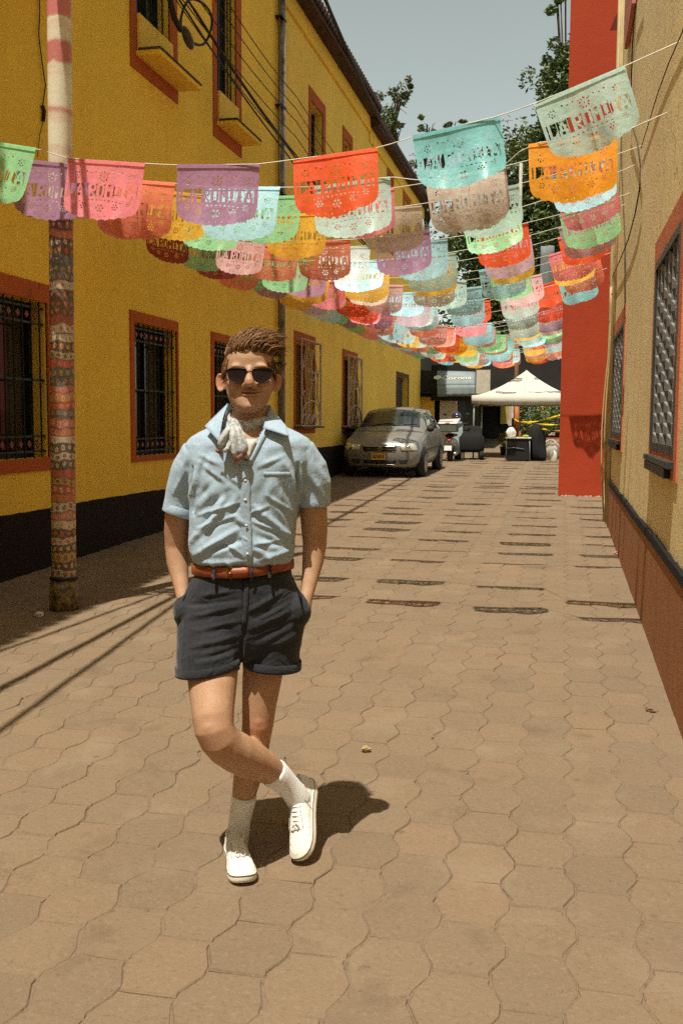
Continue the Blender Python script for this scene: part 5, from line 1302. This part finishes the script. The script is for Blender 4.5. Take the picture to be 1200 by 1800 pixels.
b = MB(); b.tube([(.15, -.12, .20), (.16, .3, .22)], [.055, .04], 10); b.build('exhaust', M_RIM, sc, True)
# helmet on the box
hx = sc.matrix_basis @ Vector((.10, .45, 1.06))
hm = empty('helmet', hx, .4, 'glossy dark blue helmet standing on the scooter beside its box', 'helmet')
b = MB(); n = 20; R = []
for z, r, f in ((0.0, .10, 1.05), (.05, .125, 1.12), (.11, .135, 1.15), (.17, .128, 1.12), (.22, .10, 1.08), (.255, .055, 1.0), (.265, .01, 1.0)): R.append(ringpts((0, 0, z), Vector((1, 0, 0)), Vector((0, 1, 0)), r, r*f, 22))
b.loft(R); b.build('shell', plain('navy_gloss', (.012, .016, .06, 1), .12, coat=1.0), hm, True)
b = MB(); G = [[Vector((.139*math.cos(q), -.158*math.sin(q), z)) for q in np.linspace(.5, PI-.5, 9)] for z in (.06, .10, .15)]; sheet('visor', G, .004, M_PANE, hm)
b = MB(); G = [[Vector((.130*math.cos(q), -.150*math.sin(q), z)) for q in np.linspace(.4, PI-.4, 9)] for z in (.0, .04)]; sheet('chin_bar', G, .008, M_BLKP, hm)
# ================================================================== FAR END OF THE STREET
M_WHITEW = stucco('off_white_plaster', (.72, .66, .53, 1), .2, (.4, .33, .2, 1)); M_DGREEN = plain('dark_green_tarpaulin', (.030, .038, .022, 1), .7, var=.5, scale=1.2); M_DARK = plain('near_black_wall', (.020, .017, .013, 1), .9, var=.4, scale=1.5)  # M_DARK: near-black brown, mottled by noise, for far-end wall, roof and boards
wb = empty('white_block', (0, 0, 0), 0, 'low white plastered block with dark green tarpaulin side, left of the tent', 'building')
MB().box((-4.15, 34.2, .3), (-3.58, 34.5, 2.33)).build('white_front', M_WHITEW, wb)
b = MB(); n = 60
for i in range(n):
    y0, y1 = 34.5+15*i/n, 34.5+15*(i+1)/n; x0, x1 = -3.585+.10*math.sin(i*1.3), -3.585+.10*math.sin((i+1)*1.3); b.quad((x0, y0, .3), (x1, y1, .3), (x1, y1, 2.33), (x0, y0, 2.33))
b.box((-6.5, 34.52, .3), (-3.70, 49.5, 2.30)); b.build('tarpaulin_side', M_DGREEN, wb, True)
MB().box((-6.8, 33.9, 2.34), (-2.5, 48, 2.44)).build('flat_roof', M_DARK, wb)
# awnings over the shop at the end of the yellow row
aw = empty('grey_awning', (0, 0, 0), 0, 'grey blue beer awning over the shop front past the yellow row', 'awning')
M_AWN = plain('grey_blue_canvas', (.20, .235, .24, 1), .8, var=.2, scale=3)
def P33(px, py, Y=32.9): return Vector(at_y(px, py, Y))
a, b_, c, d = P33(768, 652, 33.7), P33(835, 654, 33.7), P33(835, 676, 32.9), P33(768, 677, 32.9)
sheet('sloped_panel', bil(a, b_, c, d, 5, 9, 0), .02, M_AWN, aw)
sheet('valance', [[P33(768+67*u, 677-u+20*v, 32.9-.02*v)+Vector((0, .02*math.sin(u*30)*v, .012*math.sin(u*44)*(v > .9))) for u in np.linspace(0, 1, 23)] for v in (0, .35, .7, 1)], .012, M_AWN, aw)
MB().box((-4.4, 33.75, 2.2), (-2.9, 33.9, 3.4)).build('back_board', M_DARK, aw)
fc = bpy.data.curves.new('awning_lettering', 'FONT'); fc.body = 'Corona'; fc.size = .30; fc.extrude = .004; fc.space_character = 1.05
to = bpy.data.objects.new('tmp', fc); COL.objects.link(to); dg = bpy.context.evaluated_depsgraph_get(); tm = bpy.data.meshes.new_from_object(to.evaluated_get(dg)); bpy.data.objects.remove(to, do_unlink=True)
lt = link('lettering', tm, aw, plain('cream_lettering', (.66, .62, .44, 1), .7)); sl_ = (a-d).normalized(); nrm = (b_-a).cross(a-d).normalized()
ex_ = (c-d).normalized(); base_ = d+(a-d)*.30+ex_*.15
nn_ = ex_.cross(sl_).normalized(); base_ = base_ + nn_*.035
lt.matrix_basis = Matrix(((ex_.x, sl_.x, nn_.x, base_.x), (ex_.y, sl_.y, nn_.y, base_.y), (ex_.z, sl_.z, nn_.z, base_.z), (0, 0, 0, 1)))
b = MB(); cc = d+(a-d)*.48+ex_*.02+nn_*.03; b.tube([cc, cc+nn_*.01], .13, 16); b.build('round_emblem', bpy.data.materials['cream_lettering'], aw)
da = empty('dark_awning', (0, 0, 0), 0, 'black green box awning at the end corner of the yellow house', 'awning')
M_BLKG = plain('black_green_canvas', (.012, .018, .014, 1), .8)
b = MB(); p0, p1, p2, p3 = P33(739, 650, 33.65), P33(767, 652, 33.65), P33(767, 688, 33.65), P33(739, 690, 33.65)
b.prism([p0, p1, p2, p3], (0, .9, 0)); b.build('canopy', M_BLKG, da)
sheet('fringe', [[P33(739+28*u, 690-2*u+(3 if v else 0), 33.64)+Vector((0, 0, .01*math.sin(u*40)*v)) for u in np.linspace(0, 1, 12)] for v in (0, 1)], .01, M_BLKG, da)
# return wall behind the corner
rw = MB().box((-6.5, 34.0, .2), (-4.32, 34.15, 2.6)).build('side_wall', M_YELLOW2); setp(rw, 'shaded ochre wall in the gap behind the corner of the yellow row', 'wall')
# white tent
tn = empty('white_tent', (-1.08, 29.6, gz(29.6)), 0, 'white peaked market tent spanning the far end of the street', 'tent')
M_TENT = mat_cloth('white_tent_canvas', (.54, .51, .44, 1), var=.04); H0 = 2.28-gz(29.6)-.05; HP = 3.0-gz(29.6); A_ = 1.44
b = MB(); NR, NS = 9, 40; R = []
for i in range(NR):
    t = i/(NR-1); k = 1-t; zz = H0+(HP-H0)*(t**1.55)
    ring = []
    for j in range(NS):
        q = 2*PI*j/NS; ca, sa = math.cos(q), math.sin(q); m_ = max(abs(ca), abs(sa)); sq = 1/m_
        rad = A_*k*sq; ring.append(Vector((ca*rad, sa*rad, zz-.05*k*(1-abs(abs(ca)-abs(sa)))*0-.03*math.sin(4*q)**2*k*t*4)))
    R.append(ring)
b.loft(R, False, True); b.build('roof', M_TENT, tn, True)
b = MB(); n = 25
for (sx0, sy0, sx1, sy1) in ((-1, -1, 1, -1), (1, -1, 1, 1), (1, 1, -1, 1), (-1, 1, -1, -1)):
    G = [[Vector((A_*(sx0+(sx1-sx0)*u), A_*(sy0+(sy1-sy0)*u), H0+.005-.24*v-.025*math.sin(PI*u)*v+.006*math.sin(u*40)*v)) for u in np.linspace(0, 1, n)] for v in (0, .5, 1)]
    sheet('valance', G, .006, M_TENT, tn)
for px_ in (-1, 1):
    for py_ in (-1, 1): MB().tube([(px_*1.38, py_*1.38, -.02), (px_*1.38, py_*1.38, H0)], .022, 8).build('pole', plain('tent_pole', (.28, .28, .26, 1), .5, .3) if (px_, py_) == (-1, -1) else bpy.data.materials['tent_pole'], tn, True)
b = MB()
for s in (-1, 1): b.tube([(-1.38, s*1.38, H0-.25), (0, s*1.38, H0-.04), (1.38, s*1.38, H0-.25)], .014, 6)
b.tube([(0, 0, H0-.1), (0, 0, HP-.02)], .018, 6); b.build('scissor_frame', bpy.data.materials['tent_pole'], tn, True)
b = MB(); b.tube([Vector((.0, -A_*(1-t), H0+(HP-H0)*(t**1.55)+.006)) for t in np.linspace(0, .98, 10)], .008, 5); b.build('roof_seam', plain('tent_seam', (.45, .43, .36, 1), .8), tn, True)
# table and things at the tent
tx, ty = -1.17, 27.35; tz = gz(ty)
tb = empty('stall_table', (tx, ty, tz), 0, 'folding stall table with white top and black cloth in front of the tent', 'table')
b = MB(); b.box((-.34, -.3, .60), (.34, .3, .635)); b.build('table_top', plain('white_table_top', (.66, .62, .52, 1), .5), tb, bevel=.006)
b = MB(); b.box((-.31, -.27, .03), (.31, -.255, .60)); b.box((-.31, -.27, .03), (-.295, .27, .60)); b.box((.295, -.27, .03), (.31, .27, .60)); b.build('black_cloth', plain('black_cloth', (.012, .011, .010, 1), .9), tb)
for s in (-1, 1):
    for q in (-1, 1): MB().tube([(s*.32, q*.28, -.02), (s*.30, q*.26, .6)], .012, 6).build('leg', bpy.data.materials['tent_pole'], tb, True)
MB().tube([(-.33, -.285, .34), (-.1, -.29, .36), (.16, -.285, .32)], .010, 6).build('cross_bar', bpy.data.materials['tent_pole'], tb, True)
def blob(name, c, r, m, label, cat, seed=1, amp=.25, n=16, drape=False):
    rr = random.Random(seed); b = MB(); ph = [rr.uniform(0, 6) for _ in range(6)]; R = []
    for j in range(10):
        t = j/9; rad = (1-.10*t-.50*t**5+.05*math.sin(t*9)) if drape else math.sin(PI*(.12+.84*t))**.6; ring = []
        for i in range(n):
            q = 2*PI*i/n; k = 1+amp*(math.sin(3*q+ph[0]+t*4)*.5+math.sin(5*q+ph[1]-t*3)*.35)
            ring.append(Vector((r[0]*rad*k*math.cos(q), r[1]*rad*k*math.sin(q), r[2]*t)))
        R.append(ring)
    b.loft(R); o = b.build(name, m, None, True); o.location = c; return setp(o, label, cat)
M_BAG = plain('white_plastic_bag', (.70, .66, .62, 1), .35, var=.1, scale=9, bump=.4, bscale=14)
blob('plastic_bag', (tx-.20, ty-.05, tz+.634), (.13, .10, .27), M_BAG, 'crumpled white plastic bag on the left of the stall table', 'bag', 3)
blob('fruit_bowl', (tx+.19, ty-.1, tz+.634), (.09, .09, .07), plain('lime_green', (.30, .34, .03, 1), .5), 'low lime green bowl on the right of the stall table', 'bowl', 4, .05)
b = MB(); b.tube([(0, 0, 0), (0, 0, .10), (0, 0, .12), (0, 0, .16)], [.035, .035, .02, .018], 10); o = b.build('jar', plain('amber_glass', (.30, .12, .03, 1), .2), None, True); o.location = (tx+.03, ty, tz+.634); setp(o, 'small amber jar between the bag and the bowl on the table', 'jar')
blob('draped_stack', (-.70, 27.6, gz(27.6)), (.27, .28, .98), plain('black_drape', (.010, .009, .008, 1), .95, bump=.3, bscale=6), 'tall rounded stack under a black drape right of the stall table', 'draped stack', 6, .22, 28, True)
b = MB(); b.loft([ringpts((0, 0, z), Vector((1, 0, 0)), Vector((0, 1, 0)), r, r*.8, 16, 3) for z, r in ((0, .085), (.02, .095), (.22, .095), (.26, .07), (.275, .03), (.31, .03))]); b.tube([(.03, 0, .29), (.09, 0, .30), (.095, 0, .24)], .012, 6)
o = b.build('water_jug', plain('milky_plastic', (.62, .60, .50, 1), .4), None, True); o.location = Vector(at_g(972, 811)); setp(o, 'milky white plastic jug on the ground beside the red pier', 'jug')
o = blob('sack_heap', Vector((-.33, 28.2, gz(28.2))), (.25, .22, .55), plain('pale_sacking', (.48, .42, .34, 1), .9, var=.3, scale=7), 'heap of pale sacks half hidden behind the red pier', 'sacks', 9, .2)
MB().box((-.62, 28.4, gz(28)+.55), (-.02, 28.9, gz(28)+.60)).build('crate_board', plain('orange_wood', (.34, .12, .035, 1), .7)); setp(bpy.data.objects['crate_board'], 'orange wooden board laid on the sacks behind the pier', 'board')
# yellow plant in a dark pot
pt = empty('potted_plant', at_g(889, 800), 0, 'yellow green potted bush at the left foot of the stall table', 'plant')
b = MB(); b.tube([(0, 0, -.01), (0, 0, .24), (0, 0, .26)], [.15, .19, .20], 14); b.build('pot', M_BLKP, pt, True)
def leaf_cloud(b, c, r, n, s, rr, flat=.5):
    for _ in range(n):
        while True:
            p = Vector((rr.uniform(-1, 1), rr.uniform(-1, 1), rr.uniform(-1, 1)))
            if .25 < p.length < 1: break
        p = Vector((p.x*r[0], p.y*r[1], p.z*r[2]))+Vector(c)
        d = Vector((rr.gauss(0, 1), rr.gauss(0, 1), rr.gauss(0, flat))).normalized(); e = d.cross(Vector((rr.gauss(0, 1), rr.gauss(0, 1), rr.gauss(0, 1)))).normalized(); k = s*rr.uniform(.6, 1.3)
        b.add([p-d*k, p+e*k*.45, p+d*k, p-e*k*.45], [(0, 1, 2, 3)])
def mat_leaf(name, c, c2):
    t = NT(name); g = t.n('NewGeometry').outputs['Random Per Island']; t.base(t.ramp(g, [(0, c), (1, c2)])); t.rough(.55); t.spec(.3)
    t.b.inputs['Subsurface Weight'].default_value = 0; return t.m
M_BARK = plain('bark', (.05, .036, .024, 1), .95, var=.4, scale=6, bump=.6, bscale=12)
M_LD = mat_leaf('dark_leaf', (.035, .06, .014, 1), (.15, .19, .05, 1)); M_LM = mat_leaf('mid_leaf', (.05, .075, .018, 1), (.15, .17, .05, 1))
M_LY = mat_leaf('yellow_green_leaf', (.13, .14, .008, 1), (.36, .30, .02, 1))
b = MB(); rr = random.Random(2); leaf_cloud(b, (0, 0, .46), (.24, .22, .26), 420, .05, rr); b.build('foliage', M_LY, pt, recalc=False)
# dark cart and chair by the scooter
ct = empty('covered_cart', Vector(at_g(826, 808)), 0, 'cart under a black cover between the scooter and the green tarpaulin', 'cart')
b = MB(); R = []
for z, rx_, ry_ in ((.20, .33, .30), (.30, .35, .32), (.62, .34, .31), (.66, .29, .27), (.84, .27, .10), (.92, .24, .08), (.93, .05, .03)): R.append(ringpts((0, .3, z), Vector((1, 0, 0)), Vector((0, 1, 0)), rx_, ry_, 24, 4.5))
b.loft(R); b.build('cover', bpy.data.materials['black_drape'], ct, True)
for x in (-.22, .22):
    for y in (.1, .5): MB().tube([(x, y, -.01), (x, y, .26)], .016, 6).build('leg', bpy.data.materials['tent_pole'], ct, True)
for x in (.31, -.31): wheel_at((x, .05, .12), .12, ct)
# caution tape
M_TAPE = plain('yellow_tape', (.72, .52, .03, 1), .4)
for k, (pa, pb, nm) in enumerate([((925, 743), (986, 729), 'upper yellow caution tape running from the tent to the red pier'), ((925, 743), (986, 746), 'middle yellow caution tape running from the tent to the red pier'), ((932, 748), (986, 758), 'lowest yellow caution tape running from the tent to the red pier'), ((903, 737), (925, 742), 'short yellow tape tied to the orange post under the tent')]):
    A, B_ = Vector(at_y(*pa, 27.9)), Vector(at_y(*pb, 26.8)); G = []
    for t in np.linspace(0, 1, 14):
        p = A.lerp(B_, t)+Vector((0, 0, -.03*math.sin(PI*t))); tw = t*4+k; G.append([p+Vector((0, .028*math.sin(tw), .028*math.cos(tw))), p-Vector((0, .028*math.sin(tw), .028*math.cos(tw)))])
    o = sheet('caution_tape', G, .001, M_TAPE, None); setp(o, nm, 'tape', 'caution tapes')
op = MB().tube([tuple(at_y(908, 775, 31.5)), tuple(at_y(908, 706, 31.5))], .075, 10).build('orange_post', plain('orange_post_paint', (.42, .13, .03, 1), .7), None, True); setp(op, 'orange painted post standing behind the stall table under the tent', 'post')
# shop fronts closing the view
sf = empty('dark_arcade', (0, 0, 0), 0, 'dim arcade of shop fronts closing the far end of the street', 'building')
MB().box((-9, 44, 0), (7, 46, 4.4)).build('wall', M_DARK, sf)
PN = [(880, 893, 704, 745, (.42, .34, .05)), (894, 899, 704, 748, (.50, .38, .33)), (900, 905, 704, 735, (.60, .58, .50)), (928, 938, 708, 738, (.46, .50, .52)), (940, 945, 710, 745, (.05, .07, .03)), (951, 959, 712, 725, (.62, .22, .06)), (960, 967, 706, 738, (.20, .30, .06)), (969, 981, 712, 760, (.035, .05, .03)), (930, 950, 745, 765, (.22, .17, .09)), (958, 975, 750, 765, (.5, .36, .33))]
for k, (x0, x1, y0, y1, c) in enumerate(PN):
    p, q = at_y(x0, y0, 43.95), at_y(x1, y1, 43.95)
    MB().box((p[0], 43.82, p[2]), (q[0], 43.97, q[2])).build('shop_panel', plain('panel_paint_%d' % k, c+(1,), .8, var=.3, scale=2), sf)
for k, (px_, Y_, w_, h_, lab) in enumerate(((962, 40, .55, 1.5, 'leafy green shrub in the shade behind the caution tape'), (922, 41, .5, 1.9, 'dark leafy shrub behind the middle of the tent'), (945, 39, .6, 1.2, 'low leafy shrub behind the draped stack'))):
    t_ = empty('shrub', (at_y(px_, 760, Y_)[0], Y_, gz(Y_)), 0, lab, 'shrub', 'shrubs behind the tent'); b = MB(); rr = random.Random(50+k)
    b.tube([(0, 0, -.05), (.02, 0, h_*.6)], [.03, .015], 6); b.build('stem', M_BARK, t_, True); b = MB(); leaf_cloud(b, (0, 0, h_*.65), (w_, w_*.8, h_*.5), 900, .07, rr); b.build('foliage', M_LM, t_, recalc=False)
fb = MB().box((-4.6, 46.5, 0), (-2.2, 60, 5.4)).build('beige_gable', plain('beige_render', (.46, .40, .29, 1), .9)); setp(fb, 'plain beige gable showing between the awning and the tent roof', 'building')
fs_ = MB().box((-3.2, 36.2, 2.45), (-2.6, 36.35, 3.35)).build('cream_sign', plain('cream_sign_board', (.56, .50, .38, 1), .8)); setp(fs_, 'cream board standing on the flat roof left of the tent peak', 'sign')
gt = empty('grey_tarpaulin', (0, 0, 0)); bpy.data.objects.remove(gt, do_unlink=True)
p, q = at_y(950, 432, 30), at_y(971, 548, 30)
G = [[Vector((p[0]+(q[0]-p[0])*u, 30+.05*math.sin(u*7+v*2), p[2]+(q[2]-p[2])*v)) for u in np.linspace(0, 1, 8)] for v in np.linspace(0, 1, 8)]
o = sheet('grey_tarpaulin', G, .01, plain('grey_blue_tarp', (.16, .175, .175, 1), .8), None); setp(o, 'grey blue tarpaulin hanging beside the red pier behind the banners', 'tarpaulin')
up = empty('utility_pole', (-1.62, 35.0, gz(35)), 0, 'slim pale utility pole rising behind the banners before the dark tree', 'utility pole')
MB().tube([(0, 0, -.1), (0, 0, 5.4)], [.075, .066], 10).build('lower_shaft', plain('rusty_post', (.24, .12, .06, 1), .8), up, True)
MB().tube([(0, 0, 5.4), (0, 0, 9.6)], [.066, .055], 10).build('upper_shaft', plain('pale_post', (.36, .33, .26, 1), .8), up, True)
MB().box((-.5, -.03, 9.0), (.5, .03, 9.08)).build('crossarm', M_DARK, up)
# ================================================================== TREES
def tree(label, base, trunk_h, clumps, leafm, n, s, seed, group='trees behind the street'):
    rr = random.Random(seed); t = empty('tree', base, 0, label, 'tree', group)
    b = MB(); top = Vector((0, 0, trunk_h)); b.tube([(0, 0, -.2), (.05, 0, trunk_h*.5), top], [.26, .2, .15], 10)
    for c in clumps:
        cc = Vector(c[0]); m_ = top.lerp(cc, .5)+Vector((rr.gauss(0, .2), rr.gauss(0, .2), -.2)); b.tube([top, m_, cc], [.12, .07, .025], 6)
        for k in range(5):
            e = cc+Vector((rr.uniform(-1, 1)*c[1][0], rr.uniform(-1, 1)*c[1][1], rr.uniform(-.8, 1)*c[1][2]))*.8; b.tube([m_, cc.lerp(e, .5), e], [.04, .025, .008], 5)
    b.build('trunk', M_BARK, t, True)
    b = MB(); tot = sum(c[1][0]*c[1][2] for c in clumps)
    for c, r in clumps:
        nn = int(n*r[0]*r[2]/tot)
        for k in range(max(3, nn//70)):
            p = Vector((rr.gauss(0, .5)*r[0], rr.gauss(0, .5)*r[1], rr.gauss(0, .5)*r[2]))+Vector(c); q = rr.uniform(.22, .5)
            leaf_cloud(b, p, (r[0]*q, r[1]*q, r[2]*q*.8), 70, s, rr)
    o = b.build('crown', leafm, t, recalc=False); return t
def rel(px, py, Y, base): return Vector(at_y(px, py, Y))-Vector(base)
B1 = (-1.6, 50, gz(50)); c = lambda x, y: rel(x, y, 50, B1)
tree('broad dark evergreen tree filling the end of the street behind the banners', B1, 5.0, [(c(880, 320), (2.0, 2, 1.8)), (c(930, 300), (2.1, 2, 1.9)), (c(975, 330), (2, 2, 2.2)), (c(850, 400), (2.0, 2, 2.2)), (c(905, 420), (2.4, 2.2, 2.4)), (c(965, 430), (2.3, 2.2, 2.4)), (c(850, 500), (2.0, 2, 2.4)), (c(910, 520), (2.4, 2.2, 2.4)), (c(970, 530), (2.2, 2.2, 2.4)), (c(880, 610), (2.6, 2.2, 2.0)), (c(960, 620), (2.4, 2.2, 2.0))], M_LD, 40000, .15, 31)
B2 = (.6, 44, gz(44)); c = lambda x, y: rel(x, y, 44, B2)
tree('tall tree showing its crown beside the top of the red pier', B2, 7.0, [(c(985, 160), (1.0, 1.2, 1.6)), (c(1000, 110), (.9, 1, 1.2)), (c(962, 215), (1.2, 1.2, 1.0)), (c(940, 262), (1.3, 1.2, .8)), (c(990, 250), (1.2, 1.2, 1.4)), (c(1075, 70), (.7, .8, 1.2)), (c(1070, 130), (.9, .8, .8)), (c(985, -5), (.55, .6, .5))], M_LD, 9000, .12, 32)
B3 = (-9.0, 46, gz(46)); c = lambda x, y: rel(x, y, 46, B3)
tree('airy pale green tree rising behind the roof of the yellow row', B3, 9.0, [(c(690, 180), (.9, 1, .9)), (c(705, 165), (.5, .7, .5)), (c(668, 215), (.7, .9, .8)), (c(700, 230), (.7, .8, .5)), (c(680, 250), (.7, .8, .7))], M_LM, 2100, .10, 33)
B4 = (-7.4, 54, gz(54)); c = lambda x, y: rel(x, y, 54, B4)
tree('thin twiggy tree beyond the yellow row, its top just above the teal banner', B4, 11.0, [(c(755, 222), (.5, .7, .5)), (c(790, 216), (.9, .8, .35)), (c(775, 250), (1.1, .8, .8)), (c(740, 300), (1.4, 1, 1.4))], M_LM, 1500, .11, 34)
# ================================================================== CABLES ON THE LEFT
def sagged(a, b, sag, n=14): return [Vector(a).lerp(Vector(b), t)+Vector((0, 0, -sag*4*t*(1-t))) for t in np.linspace(0, 1, n)]
CB = [((300, -25), (498, 262), (640, 430)), ((318, -20), (508, 262), (650, 428)), ((330, 10), (520, 240), (655, 410)), ((350, 0), (520, 212), (660, 400)), ((372, -10), (520, 190), (665, 385)), ((395, -5), (520, 168), (670, 372)), ((345, 20), (520, 272), (650, 436)), ((310, 0), (505, 255), (648, 432))]
nmz = ['lowest thin cable of the bundle slanting along the yellow wall', 'second lowest cable of the bundle along the yellow wall', 'third cable up in the bundle along the yellow wall', 'fourth cable up in the bundle along the yellow wall', 'fifth cable up in the bundle along the yellow wall', 'topmost cable of the bundle along the yellow wall', 'cable leaving the coil towards the red banner', 'cable passing under the splice box on the yellow wall']
for k, (p, q, r) in enumerate(CB):
    xx = -4.30+.02*k; A, B_, C_ = at_x(*p, xx), at_x(*q, xx), at_x(*r, xx); pre = np.array(A)-(np.array(B_)-np.array(A))*.9
    wire('overhead_cable', nmz[k], sagged(pre, A, .02)[:-1]+sagged(A, B_, .06)[:-1]+sagged(B_, C_, .10), .012 if k in (0, 1, 6) else .007, M_CABLE, 'cable', 'cables along the yellow wall')
A, B_ = np.array(at_x(568, -10, -3.85)), np.array(at_x(742, 338, -3.95)); pre = A-(B_-A)*.55
wire('overhead_cable', 'thick twisted black cable running along the street against the sky', sagged(pre, A, .05)[:-1]+sagged(A, B_, .25, 24), .032, M_CABLE, 'cable')
PT = Vector((POLE_FOOT[0]+.06, POLE_FOOT[1], 5.2))
for k, (dx, dy_) in enumerate(((-.34, -2.93), (.09, -3.63), (.45, -4.2))):
    far_ = PT+Vector((dx, dy_, 0))*4.5+Vector((0, 0, .1))
    wire('overhead_cable', ['cable leaving the painted pole along the yellow wall, above the picture', 'cable leaving the painted pole straight back over the street, above the picture', 'cable leaving the painted pole towards the middle of the street, above the picture'][k], sagged(far_, PT, .22, 20), (.018, .030, .022)[k], M_CABLE, 'cable', 'cables tied to the painted pole')
cl = []
for q in np.linspace(-.6, 2*PI*1.25, 40): cl.append(at_x(345+27*math.cos(q)+2*math.sin(3*q), 38-40*math.sin(q)+.25*(27*math.cos(q)), -4.28))
wire('cable_coil', 'loop of spare black cable hanging by the upper window', cl, .016, M_CABLE, 'cable coil')
sb = empty('splice_box', at_x(330, 66, -4.25), 0, 'dark oval cable splice box hanging beneath the coil', 'splice box')
b = MB(); b.ell((0, 0, 0), .055, .16, .055, Matrix.Rotation(-.5, 3, 'X'), 16, 10); b.build('housing', plain('olive_black_plastic', (.05, .045, .025, 1), .35), sb, True)
b = MB(); b.tube([Vector(at_x(318, 52, -4.25))-sb.location, Vector(at_x(306, 30, -4.26))-sb.location, Vector(at_x(298, -5, -4.27))-sb.location], .035, 8); b.build('lead', M_CABLE, sb, True)
